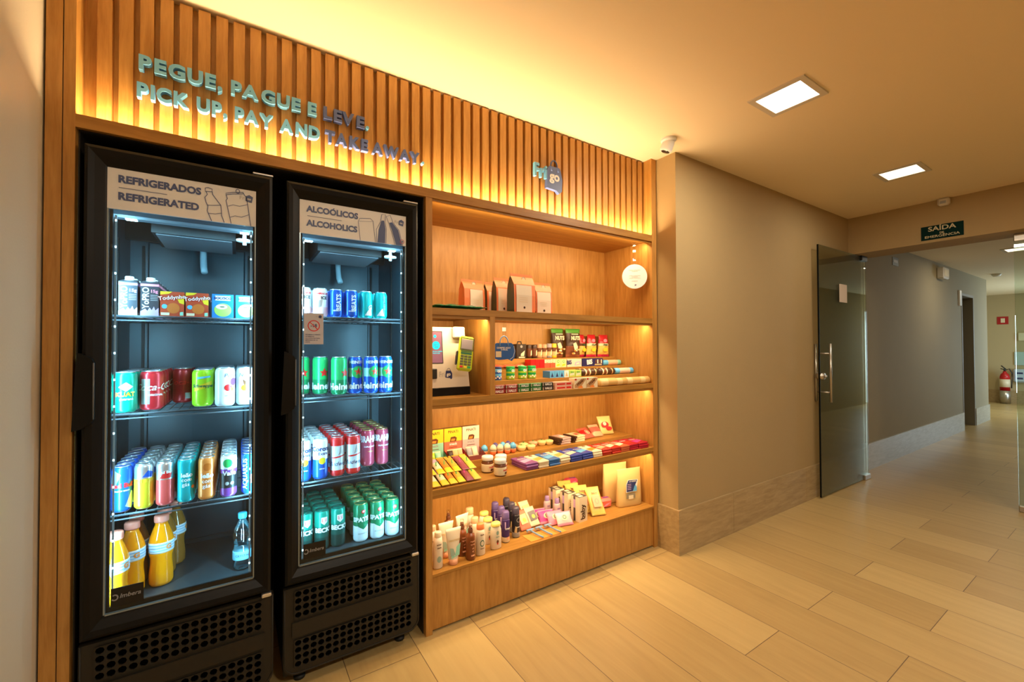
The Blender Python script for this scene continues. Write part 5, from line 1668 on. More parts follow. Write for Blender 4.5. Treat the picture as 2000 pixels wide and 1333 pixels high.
for k, (x, y) in enumerate(((1.895, 0.155), (2.050, 0.160), (1.90, 0.205), (2.055, 0.208))):
    nm = ('front left', 'front right', 'rear left', 'rear right')[k]
    roll(0.0215, 0.150, [(0.2, DBROWN), (0.28, CREAM), (0.45, BROWN), (0.52, CREAM), (0.8, DBROWN), (0.86, KRAFT), (1, DBROWN)], 'biscuit_roll', f'dark brown striped biscuit roll, {nm} of four', (x, y, Z1), 'dark striped biscuit rolls', txt=[('SONHO', 0.018, CREAM, 0.0)])
roll(0.0205, 0.175, [(0.2, SKY), (0.8, mat('wrap_pale', (0.70, 0.52, 0.40), 0.4)), (1, SKY)], 'biscuit_roll', 'blue and orange biscuit roll on the first step, right end', (2.225, 0.165, Z1), None, txt=[('BONO', 0.022, ORANGE, 0.0)])
# ---- step 2 (1.2042)
Z2 = 1.2042
for k, x in enumerate((1.205, 1.290, 1.375, 1.455)):
    b = MB(); b.pillow(0.082, 0.07, 0.022, [(0.2, CREAM), (0.8, mat('pouch_coral', (0.78, 0.14, 0.07), 0.35)), (1, CREAM)] if k == 3 else [(1, MATS.get('pouch_coral') or mat('pouch_coral', (0.78, 0.14, 0.07), 0.35))], nu=8, nv=10, T=TR(0, 0, 0.0145, rx=R(-90)), crimp=0.1, seed=k, wr=0.25)
    put(b, 'candy_pouch', f'coral red candy pouch lying behind the gum tubs, {("first", "second", "third", "fourth")[k]} from left', 'candy', (x, 0.255, Z2), 0.1 * (k - 1.5), 'coral candy pouches')
for k, x in enumerate((1.528, 1.563, 1.598)):
    b = MB(); b.box(-0.0165, 0.0165, -0.032, 0.032, 0, 0.052, REDM)
    put(b, 'candy_box', f'narrow red candy box, {("first", "second", "third")[k]} from left on the second step', 'box', (x, 0.285, Z2), 0, 'narrow red candy boxes')
for k, x in enumerate((1.638, 1.682)):
    b = MB(); b.box(-0.0205, 0.0205, -0.032, 0.032, 0, 0.052, mat('box_red_orange', (0.75, 0.10, 0.05), 0.4)); b.box(-0.0207, 0.0207, -0.0325, -0.032, 0.030, 0.052, CREAM); b.ribbon([(0.008 * cos(a), 0.040 + 0.008 * sin(a)) for a in [i * pi / 6 for i in range(12)]], 0.002, ORANGE, -0.033, closed=True)
    put(b, 'candy_box', f'red and cream candy box, {("left", "right")[k]} of two on the second step', 'box', (x, 0.285, Z2), 0, 'red and cream candy boxes')
for k, x in enumerate((1.726, 1.772)):
    b = MB(); b.box(-0.0215, 0.0215, -0.032, 0.032, 0, 0.052, mat('box_pale_green', (0.62, 0.68, 0.32), 0.4)); b.ribbon([(0.008 * cos(a), 0.038 + 0.008 * sin(a)) for a in [i * pi / 6 for i in range(12)]], 0.0025, GREEN, -0.033, closed=True); b.fpoly([(-0.015, 0.006), (0.015, 0.012), (0.010, 0.024), (-0.012, 0.018)], -0.0325, YEL)
    put(b, 'candy_box', f'pale green candy box, {("left", "right")[k]} of two on the second step', 'box', (x, 0.285, Z2), 0, 'pale green candy boxes')
b = MB(); b.box(-0.062, 0.062, -0.03, 0.03, 0, 0.052, mat('box_cream_pink', (0.76, 0.60, 0.48), 0.4)); b.text('BIS', 0.036, NAVY, TR(-0.045, -0.0306, 0.028, ry=R(-6)), bold=0.05, sx=0.9)
b.fpoly([(0.0, 0.008), (0.055, 0.014), (0.050, 0.036), (0.008, 0.030)], -0.0305, LILAC); b.fpoly([(0.012, 0.014), (0.045, 0.018), (0.040, 0.028), (0.016, 0.024)], -0.031, CREAM)
put(b, 'chocolate_wafer_box', 'cream chocolate wafer box with dark letters on the second step', 'box', (1.868, 0.288, Z2))
b = MB(); b.box(-0.095, 0.095, -0.03, 0.03, 0, 0.052, mat('box_deep_navy', (0.02, 0.02, 0.10), 0.35)); b.text('BIS', 0.042, WHITE, TR(-0.030, -0.0306, 0.027, ry=R(-6)), bold=0.05, sx=0.95)
for k in range(4):
    b.fpoly([(0.024 + k * 0.017, 0.018), (0.034 + k * 0.017, 0.018), (0.034 + k * 0.017, 0.044), (0.024 + k * 0.017, 0.044)], -0.0305, (BROWN, CREAM, BROWN, CREAM)[k])
b.fpoly([(0.015, 0.006), (0.085, 0.006), (0.080, 0.014), (0.020, 0.014)], -0.0307, KRAFT)
put(b, 'chocolate_wafer_box', 'deep blue chocolate wafer box with white letters on the second step', 'box', (2.032, 0.288, Z2))
roll(0.0195, 0.175, [(0.25, SKY), (0.8, mat('wrap_peach', (0.80, 0.48, 0.30), 0.4)), (1, MINT)], 'biscuit_roll', 'blue and peach biscuit roll on the second step, right end', (2.225, 0.278, Z2), None, txt=[('BONO', 0.018, ORANGE, 0.01)])
# ---- step 3 (1.2622)
Z3 = 1.2622
b = MB(); b.box(-0.036, 0.036, -0.025, 0.025, 0, 0.092, mat('box_brown_black', (0.035, 0.022, 0.014), 0.4)); b.fpoly([(-0.006, 0.015), (0.020, 0.015), (0.026, 0.052), (-0.004, 0.030)], -0.0255, CREAM); b.fpoly([(p, q + 0.076) for p, q in circ(0.009, 14)], -0.0255, GREY)
b.fpoly([(-0.020, 0.004), (0.026, 0.004), (0.026, 0.011), (-0.020, 0.011)], -0.0255, CREAM)
o = put(b, 'snack_box', 'black snack box with a hanging loop on the upper step', 'box', (1.508, 0.375, Z3))
b = MB(); b.tube([(-0.016, 0, 0.092), (-0.013, 0, 0.106), (0.013, 0, 0.108), (0.016, 0, 0.092)], 0.0035, BLACK); b.build('hanging_loop', o)
b = MB(); b.box(-0.022, 0.022, -0.02, 0.02, 0, 0.092, CREAM); b.box(-0.0225, -0.010, -0.0205, 0.0205, 0, 0.0925, BROWN)
put(b, 'snack_box', 'thin cream and brown box just behind the blue bag-shaped sign', 'box', (1.395, 0.385, Z3))
for k, (x, m, hh_) in enumerate(((1.585, DBROWN, 0.088), (1.627, DBROWN, 0.088), (1.668, mat('tube_tan', (0.62, 0.36, 0.20), 0.4), 0.092), (1.709, MATS['tube_tan'], 0.092), (1.750, mat('tube_blue_grey', (0.35, 0.33, 0.38), 0.4), 0.096), (1.791, YEL, 0.096))):
    b = MB()
    b.lathe([(0.019, 0), (0.019, hh_ * 0.15), (0.019, hh_ * 0.45), (0.019, hh_ * 0.72), (0.019, hh_ * 0.95), (0.017, hh_), (0.0, hh_)], [m, KRAFT if k > 1 else BROWN, BROWN, m, m, m], 18)
    b.wpoly([(-0.008, -0.02), (0.010, -0.012), (0.008, 0.02), (-0.006, 0.014)], CREAM, 0.019, 0.4, hh_ * 0.4)
    w_ = ('dark brown snack tube, left of two beside the looped black box', 'dark brown snack tube, right of two beside the looped black box', 'tan topped snack tube, left of two on the upper step', 'tan topped snack tube, right of two on the upper step', 'grey topped snack tube on the upper step', 'yellow topped snack tube beside the nut pouches')[k]
    put(b, 'snack_tube', w_, 'snack tube', (x, 0.378, Z3), 0, 'snack tubes on the upper step')
NB = mat('pouch_nut_brown', (0.20, 0.06, 0.025), 0.35)
for k, (x, y, w_) in enumerate(((1.835, 0.398, 0.105), (1.955, 0.375, 0.130))):
    b = MB()
    b.pillow(w_, 0.198, 0.050, [(0.10, mat('pouch_rust', (0.32, 0.10, 0.04), 0.4)), (0.42, NB), (0.84, DBROWN), (1.0, mat('pouch_leaf_green', (0.10, 0.34, 0.05), 0.35))], nu=10, nv=20, crimp=0.03, seed=k, wr=0.12)
    b.text('NUTS', 0.036, CREAM, TR(0, -0.030, 0.132), bold=0.05, sx=0.85)
    b.fpoly([(0.0 + p, 0.075 + q) for p, q in ((-0.02, 0.02), (-0.005, -0.03), (0.018, -0.034), (0.022, 0.0), (0.005, 0.03))], -0.0285, CREAM)
    for q in range(7):
        a = random.uniform(-0.04, 0.04); z = random.uniform(0.02, 0.06)
        b.fpoly([(a + p, z + r_) for p, r_ in circ(0.008, 8, 1.2, 0.8)], -0.0278 - 0.0003 * q, (KRAFT, ORANGE, BROWN)[q % 3])
    b.box(-0.03, 0.03, -0.024, -0.022, 0.158, 0.163, CREAM)
    put(b, 'nut_pouch', f'brown nut pouch with green top, {("left", "right")[k]} of two', 'pouch', (x, y, Z3), 0.0, 'brown nut pouches with green tops')
PR = mat('pouch_red', (0.55, 0.02, 0.03), 0.3)
for k, (x, y, rz, w_, tt) in enumerate(((2.062, 0.405, 0.25, 0.085, -0.02), (2.138, 0.385, 0.05, 0.108, -0.05), (2.252, 0.380, -0.05, 0.115, -0.08))):
    b = MB()
    b.pillow(w_, 0.160, 0.045, [(0.12, mat('pouch_deep_pink', (0.55, 0.02, 0.08), 0.35)), (0.52, mat('pouch_chip_yellow', (0.78, 0.48, 0.10), 0.4)), (0.62, BROWN if k == 0 else CREAM), (1.0, PR)], nu=10, nv=18, crimp=0.05, taper=0.28, seed=10 + k, wr=0.2)
    b.fpoly([(p, 0.052 + q) for p, q in circ(0.020, 12, 1.1, 0.7)], -0.0268, YEL)
    b.text('chips', 0.020, DGREEN, TR(0, -0.0262, 0.088), bold=0.03)
    b.fpoly([(p, 0.118 + q) for p, q in circ(0.014, 12, 1.2, 0.9)], -0.0235, PINK)
    put(b, 'chips_pouch', f'red and yellow chips pouch, {("leftmost", "middle", "rightmost")[k]} of three', 'pouch', (x, y, Z3), rz, 'red and yellow chips pouches')

# ---- third shelf: upper level (0.7182)
ZU = 0.7182


def display_box(top, low, tray, label, x, y, w):
    t = MB()
    t.box(-w / 2, w / 2, 0.055, 0.060, 0.02, 0.100, low)
    t.box(-w / 2, w / 2, 0.055, 0.060, 0.100, 0.172, top)
    t.box(-w / 2, w / 2, 0.060, 0.110, 0.0, 0.168, low)
    t.add([(-w / 2, 0.055, 0.172), (w / 2, 0.055, 0.172), (w / 2, 0.110, 0.168), (-w / 2, 0.110, 0.168)], [(0, 1, 2, 3)], BROWN)
    t.text('PINATI', 0.021, DBROWN, TR(0, 0.0543, 0.152), bold=0.01, sx=0.95)
    t.fpoly([(-0.020, 0.098), (0.018, 0.098), (0.022, 0.118), (0.010, 0.126), (-0.014, 0.124)], 0.0545, BROWN)
    t.fpoly([(-0.014, 0.102), (0.008, 0.102), (0.012, 0.114), (-0.010, 0.114)], 0.0541, ORANGE)
    t.text('snack', 0.020, WHITE if top == YEL and low != MINT else GREY, TR(0, 0.0541, 0.086), bold=0.03)
    t.box(-0.025, 0.025, 0.0543, 0.0548, 0.066, 0.069, BROWN)
    o = put(t, 'display_box', label, 'display box', (x, y, ZU), 0, 'printed snack display boxes')
    b = MB()
    b.add([(-w / 2, 0.055, 0), (w / 2, 0.055, 0), (w / 2, -0.020, 0), (-w / 2, -0.020, 0), (-w / 2, 0.055, 0.055), (w / 2, 0.055, 0.055), (w / 2, -0.022, 0.024), (-w / 2, -0.022, 0.024)],
          [(0, 1, 2, 3), (3, 2, 6, 7), (2, 1, 5, 6), (0, 3, 7, 4)], tray)
    b.build('tray', o)
    return o


display_box(YEL, MINT, mat('tray_green', (0.10, 0.26, 0.12), 0.5), 'yellow and mint snack display box beside the partition', 0.888, 0.215, 0.105)
display_box(YEL, mat('card_coral', (0.82, 0.17, 0.10), 0.5), mat('tray_red', (0.36, 0.02, 0.03), 0.5), 'yellow and coral snack display box, middle of three', 0.998, 0.215, 0.105)
display_box(CREAM, mat('card_lilac_pink', (0.72, 0.44, 0.42), 0.5), mat('tray_maroon', (0.26, 0.06, 0.05), 0.5), 'cream and lilac snack display box, right of three', 1.108, 0.215, 0.104)
for k, (x, m) in enumerate(((0.866, LIME), (0.900, MINT), (0.972, DBROWN), (1.000, KRAFT), (1.028, KRAFT), (1.085, GREY), (1.120, CREAM))):
    b = MB(); b.pillow(0.034, 0.055, 0.018, [(0.15, CREAM), (0.85, m), (1, CREAM)], nu=6, nv=8, crimp=0.08, seed=k)
    w_ = ('lime bar in the green tray', 'mint bar in the green tray', 'dark chocolate bar in the red tray', 'kraft bar in the red tray, left', 'kraft bar in the red tray, right', 'grey bar in the maroon tray', 'cream bar in the maroon tray')[k]
    put(b, 'snack_bar', 'small ' + w_, 'snack bar', (x, 0.232, ZU + 0.012), rx=R(-30), group='bars standing in display trays')


def egg(label, x, y, top, rz=0.0):
    b = MB()
    prof = [(0.0, 0.0), (0.012, 0.002), (0.018, 0.012), (0.0195, 0.024), (0.018, 0.038), (0.012, 0.050), (0.006, 0.055), (0.0, 0.056)]
    b.lathe(prof, [mat('egg_orange', (0.82, 0.20, 0.06), 0.4)] * 3 + [CREAM] * 3 + [top] * 1, 18)
    o = put(b, 'chocolate_egg', label, 'chocolate egg', (x, y, ZU), rz, 'chocolate eggs in a cluster')
    MB().lathe([(0.0215, 0.030), (0.017, 0.050), (0.007, 0.060), (0.0, 0.062)], top, 18, smooth=True).build('cap', o)


BC = mat('cap_indigo', (0.10, 0.08, 0.26), 0.3)
for k, (x, y, m) in enumerate(((1.180, 0.245, SKY), (1.226, 0.225, CREAM), (1.262, 0.262, BC), (1.268, 0.218, CREAM), (1.308, 0.255, SKY), (1.312, 0.212, CREAM), (1.350, 0.262, BC), (1.354, 0.216, SKY))):
    egg(f'orange and cream wrapped chocolate egg, {("first", "second", "third", "fourth", "fifth", "sixth", "seventh", "eighth")[k]} from the left', x, y, m)


def cup(label, x, y, m):
    b = MB()
    b.lathe([(0.019, 0), (0.026, 0.012), (0.029, 0.022), (0.029, 0.026), (0.022, 0.030), (0.0, 0.034)], m, 18)
    o = put(b, 'sweet_cup', label, 'sweet', (x, y, ZU), 0, 'pale yellow wrapped sweets')
    b = MB()
    b.lathe([(0.0, 0.036), (0.007, 0.035), (0.0, 0.038)][::-1], GREEN, 8)
    b.build('seal', o)


PY = mat('wrap_pale_yellow', (0.80, 0.62, 0.26), 0.4)
for k, (x, y, m) in enumerate(((1.400, 0.280, PEACH), (1.420, 0.225, PY), (1.470, 0.275, PY), (1.482, 0.215, PY), (1.545, 0.280, PEACH), (1.605, 0.272, PY), (1.655, 0.262, PY))):
    cup(f'round pale yellow wrapped sweet, {("first", "second", "third", "fourth", "fifth", "sixth", "seventh")[k]} from the eggs', x, y, m)
# piles of bars
for k, (x, cols) in enumerate(((1.745, (BROWN, LILAC)), (1.865, (CREAM, CREAM)))):
    for r_ in range(3):
        b = MB()
        b.bbox(-0.048, 0.048, -0.055, 0.055, 0, 0.013, mat('bar_mauve', (0.50, 0.34, 0.30), 0.4) if k == 0 else mat('bar_cream', (0.76, 0.62, 0.36), 0.4), 0.003)
        b.box(-0.0485, -0.030, -0.0555, 0.0555, 0.001, 0.0135, DBROWN)
        b.box(0.0, 0.03, -0.02, 0.02, 0.0131, 0.0134, REDM if k else WHITE)
        put(b, 'snack_bar', f'{("mauve and brown", "cream and brown")[k]} bar, {("bottom", "middle", "top")[r_]} of its pile on the raised level', 'snack bar', (x, 0.262, ZU + r_ * 0.0137), 0.1 * (r_ - 1), f'{("mauve", "cream")[k]} bars in a pile')
for k, (x, y, rx_, rz_, m1, m2, w_, h_) in enumerate(((2.000, 0.250, -58, 0.15, REDM, mat('pouch_soft_red', (0.66, 0.12, 0.08), 0.35), 0.105, 0.10), (2.085, 0.258, -48, -0.05, MATS['pouch_soft_red'], PEACH, 0.09, 0.10), (2.185, 0.275, -26, -0.2, mat('pouch_maize', (0.78, 0.58, 0.20), 0.4), MATS['pouch_maize'], 0.11, 0.13))):
    b = MB()
    b.pillow(w_, h_, 0.022, [(0.3, m2), (0.75, m1), (1, m2)], nu=9, nv=12, crimp=0.06, seed=20 + k, wr=0.2)
    if k == 0:
        b.ribbon([(p, h_ * 0.45 + q) for p, q in circ(0.018, 14)], 0.003, CREAM, -0.0140, closed=True)
        b.fpoly([(p, h_ * 0.45 + q) for p, q in circ(0.012, 14)], -0.0138, PEACH)
    if k == 2:
        b.fpoly([(p - 0.01, h_ * 0.5 + q) for p, q in circ(0.028, 14, 1.1, 0.8)], -0.0135, REDM)
        b.fpoly([(p - 0.012, h_ * 0.55 + q) for p, q in circ(0.014, 14)], -0.0142, CREAM)
        b.fpoly([(p + 0.015, h_ * 0.28 + q) for p, q in circ(0.020, 14, 1.2, 0.7)], -0.0139, REDM)
    put(b, 'sweets_pouch', ('red sweets pouch leaning back right of the cream bars', 'coral sweets pouch between the red pouch and the maize pouch', 'maize yellow pouch with red fruit print in the rear right corner')[k], 'pouch', (x, y, ZU + 0.004), rz_, rx=R(rx_))

# ---- third shelf: lower level (0.6652)
ZL = 0.6652
bars = [(0.795, MINT, 'mint and yellow'), (0.842, LILAC, 'lilac and yellow'), (0.886, ORANGE, 'orange and yellow'), (0.930, mat('wrap_amber', (0.80, 0.42, 0.06), 0.35), 'amber'), (0.975, mat('wrap_plum', (0.28, 0.07, 0.10), 0.35), 'plum'), (1.016, mat('wrap_olive_yellow', (0.62, 0.55, 0.08), 0.35), 'olive yellow')]
for k, (x, m, cn) in enumerate(bars):
    for u in range(2):
        b = MB()
        b.pillow(0.040, 0.150, 0.017, [(0.25, YEL if k < 4 else m), (0.62, CREAM if k < 2 else m), (0.95, m), (1, YEL)], nu=8, nv=16, crimp=0.06, seed=k * 2 + u, wr=0.12)
        b.ribbon([(-0.008, 0.060), (0.0, 0.085), (0.008, 0.100)], 0.005, MAG if k == 4 else GREEN, -0.0098)
        put(b, 'snack_bar', f'{cn} snack bar lying {("in front", "behind")[u]}, {("first", "second", "third", "fourth", "fifth", "sixth")[k]} from the partition', 'snack bar', (x + u * 0.012, 0.014 + u * 0.075, ZL + 0.010 + u * 0.034), 0.0, f'{cn} snack bars', rx=R(-74))
HZ = mat('hazelnut_spread', (0.16, 0.055, 0.02), 0.25)


def jar(label, x, y, rz):
    b = MB()
    b.lathe([(0.026, 0), (0.031, 0.003), (0.0325, 0.010), (0.0325, 0.046), (0.030, 0.056), (0.026, 0.062), (0.026, 0.068)], HZ, 24)
    o = put(b, 'spread_jar', label, 'jar', (x, y, ZL), rz, 'chocolate spread jars')
    MB().lathe([(0.0330, 0.006), (0.0334, 0.008), (0.0334, 0.044), (0.0330, 0.046)], CREAM, 24).wtext('nutella', 0.015, REDM, 0.0334, 0.35, 0.032, bold=0.03).wpoly([(-0.012, -0.007), (0.012, -0.007), (0.010, 0.005), (-0.010, 0.006)], BROWN, 0.0335, 0.35, 0.017).build('label_band', o)
    MB().lathe([(0.0300, 0.064), (0.0312, 0.066), (0.0312, 0.082), (0.0295, 0.085), (0.0, 0.085)], WHITE, 24).build('lid', o)


jar('brown spread jar with white lid, left of three', 1.132, 0.125, 0)
jar('brown spread jar with white lid, front right of three', 1.158, 0.035, 0.2)
jar('brown spread jar with white lid, rear right of three', 1.205, 0.105, 0.1)

cols = [(1.352, 0.082, mat('choc_purple', (0.24, 0.07, 0.26), 0.3), LILAC, 'purple', 3), (1.432, 0.070, CREAM, mat('choc_gold', (0.62, 0.40, 0.10), 0.35), 'cream and gold', 3),
        (1.508, 0.076, mat('choc_blue', (0.04, 0.16, 0.46), 0.3), SKY, 'light blue', 3), (1.588, 0.076, CREAM, MATS['choc_gold'], 'cream and brown', 3),
        (1.672, 0.084, mat('choc_royal', (0.03, 0.06, 0.36), 0.3), CREAM, 'royal blue and cream', 3), (1.760, 0.084, MATS['choc_royal'], SKY, 'dark royal blue', 3),
        (1.843, 0.074, CREAM, ORANGE, 'cream and orange', 3), (1.922, 0.076, mat('choc_red', (0.50, 0.03, 0.02), 0.3), PEACH, 'bright red', 3), (2.003, 0.078, MATS['choc_red'], CREAM, 'red and cream', 3),
        (2.084, 0.076, mat('choc_terra', (0.55, 0.12, 0.05), 0.35), CREAM, 'terracotta', 3), (2.166, 0.080, CRIM, MATS['choc_red'], 'crimson', 3), (2.256, 0.090, CRIM, MAG, 'deep crimson and magenta', 3)]
for k, (x, w_, m1, m2, cn, n_) in enumerate(cols):
    base = None
    for r_ in range(n_):
        nm = ('bottom', 'middle', 'top')[r_]
        lab = f'{cn} chocolate bar, {nm} of its stack at the front edge'
        loc = (x + random.uniform(-.002, .002), 0.012 + random.uniform(0, 0.01), ZL + r_ * 0.0127)
        if base is None:
            b = MB()
            L_ = 0.148
            b.bbox(-w_ / 2, w_ / 2, 0, L_, 0.0, 0.0125, m1, 0.003)
            b.fpoly([(-w_ / 2 + 0.004, 0.02), (w_ / 2 - 0.004, 0.05), (w_ / 2 - 0.004, 0.09), (-w_ / 2 + 0.004, 0.07)], 0, m2, TR(0, 0, 0.0128, rx=R(-90)) )
            b.text('Choco', 0.024, WHITE, TR(0, 0.100, 0.0130, rx=R(-90)), bold=0.03, shear=0.2, sx=0.8)
            b.fpoly([(p, 0.13 + q) for p, q in circ(0.012, 12)], 0, BROWN, TR(0, 0, 0.0129, rx=R(-90)))
            base = put(b, 'chocolate_bar', lab, 'chocolate bar', loc, 0, f'{cn} chocolate bars')
        else:
            dup(base, loc, random.uniform(-0.03, 0.03), lab)

# ---- bottom shelf (0.2752)
ZF = 0.2752


def lotion(label, x, y, r, h, capm, capr, caph, body, prints, oval=0.72, rz=0.0, cat='bottle', name='lotion_bottle', grp=None):
    b = MB()
    b.lathe([(r * 0.9, 0), (r, 0.004), (r, h * 0.55), (r * 0.97, h * 0.70), (r * 0.80, h - caph), (capr * 0.9, h - caph + 0.001)], body, 24, sy=oval)
    o = put(b, name, label, cat, (x, y, ZF), rz, grp)
    MB().lathe([(capr, h - caph), (capr * 1.03, h - caph + 0.002), (capr * 1.0, h - 0.004), (capr * 0.85, h), (0.0, h)], capm, 22, sy=max(oval, 0.8)).build('cap', o)
    b = MB()
    for (kind, s, sz, m, z) in prints:
        if kind == 't':
            vs, fs = text2d(s, sz, 0.03)
            b.add([(p, -r * oval * math.sqrt(max(0.05, 1 - (p / r) ** 2)) - 0.0012, q + z) for p, q in vs], fs, m)
        else:
            P = circ(sz, 14, 0.8, 1.1)
            V = [(0, -r * oval - 0.001, z)] + [(p, -r * oval * math.sqrt(max(0.05, 1 - (p / r) ** 2)) - 0.0010, q + z) for p, q in P]
            b.add(V, [(0, 1 + i, 1 + (i + 1) % 14) for i in range(14)], m)
    b.build('print', o)
    return o


LB = mat('lotion_white', (0.78, 0.68, 0.52), 0.35)
SAGE = mat('print_sage', (0.30, 0.42, 0.34), 0.5)
pr1 = [('c', '', 0.015, SAGE, 0.055), ('t', 'nivea', 0.012, BROWN, 0.105), ('t', 'pure', 0.010, SAGE, 0.12)]
lotion('white lotion bottle with pale cap at the left end, in front', 0.815, 0.050, 0.024, 0.172, CREAM, 0.017, 0.026, LB, [('c', '', 0.014, SAGE, 0.045), ('t', 'care', 0.012, BROWN, 0.10), ('t', 'amor', 0.011, BROWN, 0.115)])
lotion('white lotion bottle with pale cap at the left end, behind', 0.820, 0.130, 0.024, 0.172, PEACH, 0.017, 0.026, LB, [('t', 'care', 0.012, BROWN, 0.10)])


def squeeze(label, x, y, rz=0.0):
    b = MB()
    prof = []
    n = 10
    vs, fs, ms = [], [], []
    for j in range(n + 1):
        v = j / n
        w = 0.024 + 0.018 * v
        d = 0.020 * (1 - v) ** 0.8 + 0.0012
        z = 0.028 + 0.145 * v
        for i in range(20):
            a = 2 * pi * i / 20
            vs.append((w * sin(a), -d * cos(a), z))
    for j in range(n):
        for i in range(20):
            i2 = (i + 1) % 20
            fs.append((j * 20 + i, j * 20 + i2, (j + 1) * 20 + i2, (j + 1) * 20 + i)); ms.append(LB)
    fs.append(tuple(range(n * 20, n * 20 + 20))); ms.append(LB)
    b.add(vs, fs, ms, True)
    b.text('PANTENE', 0.014, GOLD, TR(0, -0.0155, 0.118, rx=R(-7)), bold=0.01)
    b.fpoly([(-0.020, 0.035), (0.024, 0.045), (0.034, 0.10), (-0.004, 0.075)], 0, MINT, TR(0, -0.0255, 0, rx=R(-8)))
    b.fpoly([(-0.022, 0.045), (0.004, 0.050), (-0.006, 0.080), (-0.024, 0.085)], 0, SAGE, TR(0, -0.0265, 0, rx=R(-8)))
    o = put(b, 'squeeze_tube', label, 'tube', (x, y, ZF), rz, 'cream squeeze tubes')
    MB().lathe([(0.021, 0), (0.0225, 0.002), (0.0235, 0.028), (0.0, 0.029)], PEACH, 20).build('cap', o)


squeeze('cream squeeze tube standing on its cap, in front', 0.893, 0.045)
squeeze('cream squeeze tube standing on its cap, behind the front one', 0.892, 0.130)
squeeze('cream squeeze tube in the back row beside the brown spray bottle', 1.005, 0.175, 0.2)
AMB = mat('amber_plastic', (0.20, 0.055, 0.015), 0.2)


def spray(label, x, y, rz=0.0):
    b = MB()
    b.lathe([(0.021, 0), (0.0235, 0.003), (0.0235, 0.110), (0.021, 0.122), (0.012, 0.130), (0.011, 0.134)], AMB, 22)
    for k, (s, z) in enumerate((('repair', 0.095), ('spray', 0.080), ('oil', 0.060))):
        b.wtext(s, 0.011, PEACH, 0.0235, 0.1, z)
    b.wpoly(circ(0.004, 8), PEACH, 0.0236, 0.1, 0.045)
    b.wpoly([(-0.010, -0.004), (0.010, -0.004), (0.010, 0.004), (-0.010, 0.004)], PEACH, 0.0236, 0.1, 0.025)
    o = put(b, 'spray_bottle', label, 'bottle', (x, y, ZF), rz, 'amber spray bottles')
    b = MB(); b.lathe([(0.012, 0.132), (0.0125, 0.134), (0.0125, 0.148), (0.009, 0.152), (0.008, 0.164), (0.0, 0.166)], BROWN, 16); b.tube([(0, 0, 0.158), (0, -0.014, 0.159)], 0.004, BROWN, 8); p_ = b.build('spray_pump', o)
    MB().lathe([(0.0105, 0.153), (0.0105, 0.180), (0.0, 0.182)], CLEARPL, 14).build('clear_cap', o)


spray('amber spray bottle in the front row', 0.985, 0.040)
spray('amber spray bottle behind the front one', 0.968, 0.100)
spray('amber spray bottle in the rear row by the back panel', 0.960, 0.250)
PO = mat('cap_peach_orange', (0.86, 0.24, 0.08), 0.4)
PEA2 = mat('cap_peach', (0.86, 0.46, 0.24), 0.4)
CY = mat('cap_lemon', (0.82, 0.70, 0.18), 0.4)
lotion('white bottle with bright orange cap in the front row', 1.050, 0.055, 0.0255, 0.158, PO, 0.0205, 0.030, LB, [('c', '', 0.015, DGREEN, 0.062), ('c', '', 0.011, LB, 0.062), ('t', 'care', 0.012, BROWN, 0.105), ('t', 'natural', 0.008, BROWN, 0.036)], oval=0.8)
lotion('white bottle with peach cap, second row', 1.062, 0.140, 0.0255, 0.158, PEA2, 0.0205, 0.030, LB, [], oval=0.8)
lotion('white bottle with peach cap, rear row by the back panel', 1.085, 0.245, 0.0255, 0.170, PEA2, 0.0225, 0.034, LB, [], oval=0.8)
yp = [('c', '', 0.008, BROWN, 0.040), ('c', '', 0.010, SAGE, 0.085), ('t', 'care', 0.012, SAGE, 0.065), ('c', '', 0.005, REDM, 0.03)]
lotion('short white bottle with lemon cap in the front row', 1.150, 0.070, 0.032, 0.135, CY, 0.026, 0.018, LB, yp, oval=0.62)
lotion('short white bottle with lemon cap, second row', 1.142, 0.140, 0.032, 0.138, CY, 0.026, 0.018, LB, yp, oval=0.62)
lotion('short white bottle with lemon cap, third row', 1.160, 0.215, 0.032, 0.142, CY, 0.026, 0.018, LB, yp, oval=0.62)


def deodorant(label, x, y, body, capm, kind, rz=0.0):
    b = MB()
    r = 0.0225
    b.lathe([(r * 0.85, 0), (r, 0.004), (r, 0.030), (r * 1.0, 0.118), (r * 0.92, 0.126)], [body, CREAM if kind == 0 else GREY, body, body][:4], 22)
    if kind == 0:
        b.wtext('STRIKE', 0.012, WHITE, r, 0.2, 0.075, bold=0.04, shear=0.2)
        b.wpoly([(-0.003, -0.018), (0.003, -0.018), (0.003, 0.018), (-0.003, 0.018)], LILAC, r, -0.6, 0.095)
        b.wpoly(circ(0.010, 12, 1.2, 0.8), PEACH, r, 0.2, 0.024)
    else:
        b.wtext('rexona', 0.010, WHITE, r, 0.2, 0.060, bold=0.03)
        P = circ(0.013, 18)
        for k in range(18):
            a, c = P[k], P[(k + 1) % 18]
            b.add([((r + .001) * sin(0.2 + u / r), -(r + .001) * cos(0.2 + u / r), 0.098 + w) for u, w in (a, c, (c[0] * .8, c[1] * .8), (a[0] * .8, a[1] * .8))], [(0, 1, 2, 3)], GREY)
        b.wpoly([(-0.010, -0.016), (0.004, -0.020), (0.006, 0.012), (-0.004, 0.018)], KRAFT, r, -0.5, 0.048)
    o = put(b, 'deodorant_can', label, 'spray can', (x, y, ZF), rz, f'{"violet" if kind == 0 else "black"} deodorant cans')
    MB().lathe([(r * 0.93, 0.126), (r * 0.95, 0.130), (r * 0.90, 0.158), (r * 0.70, 0.166), (0.0, 0.167)], capm, 22).build('cap', o)


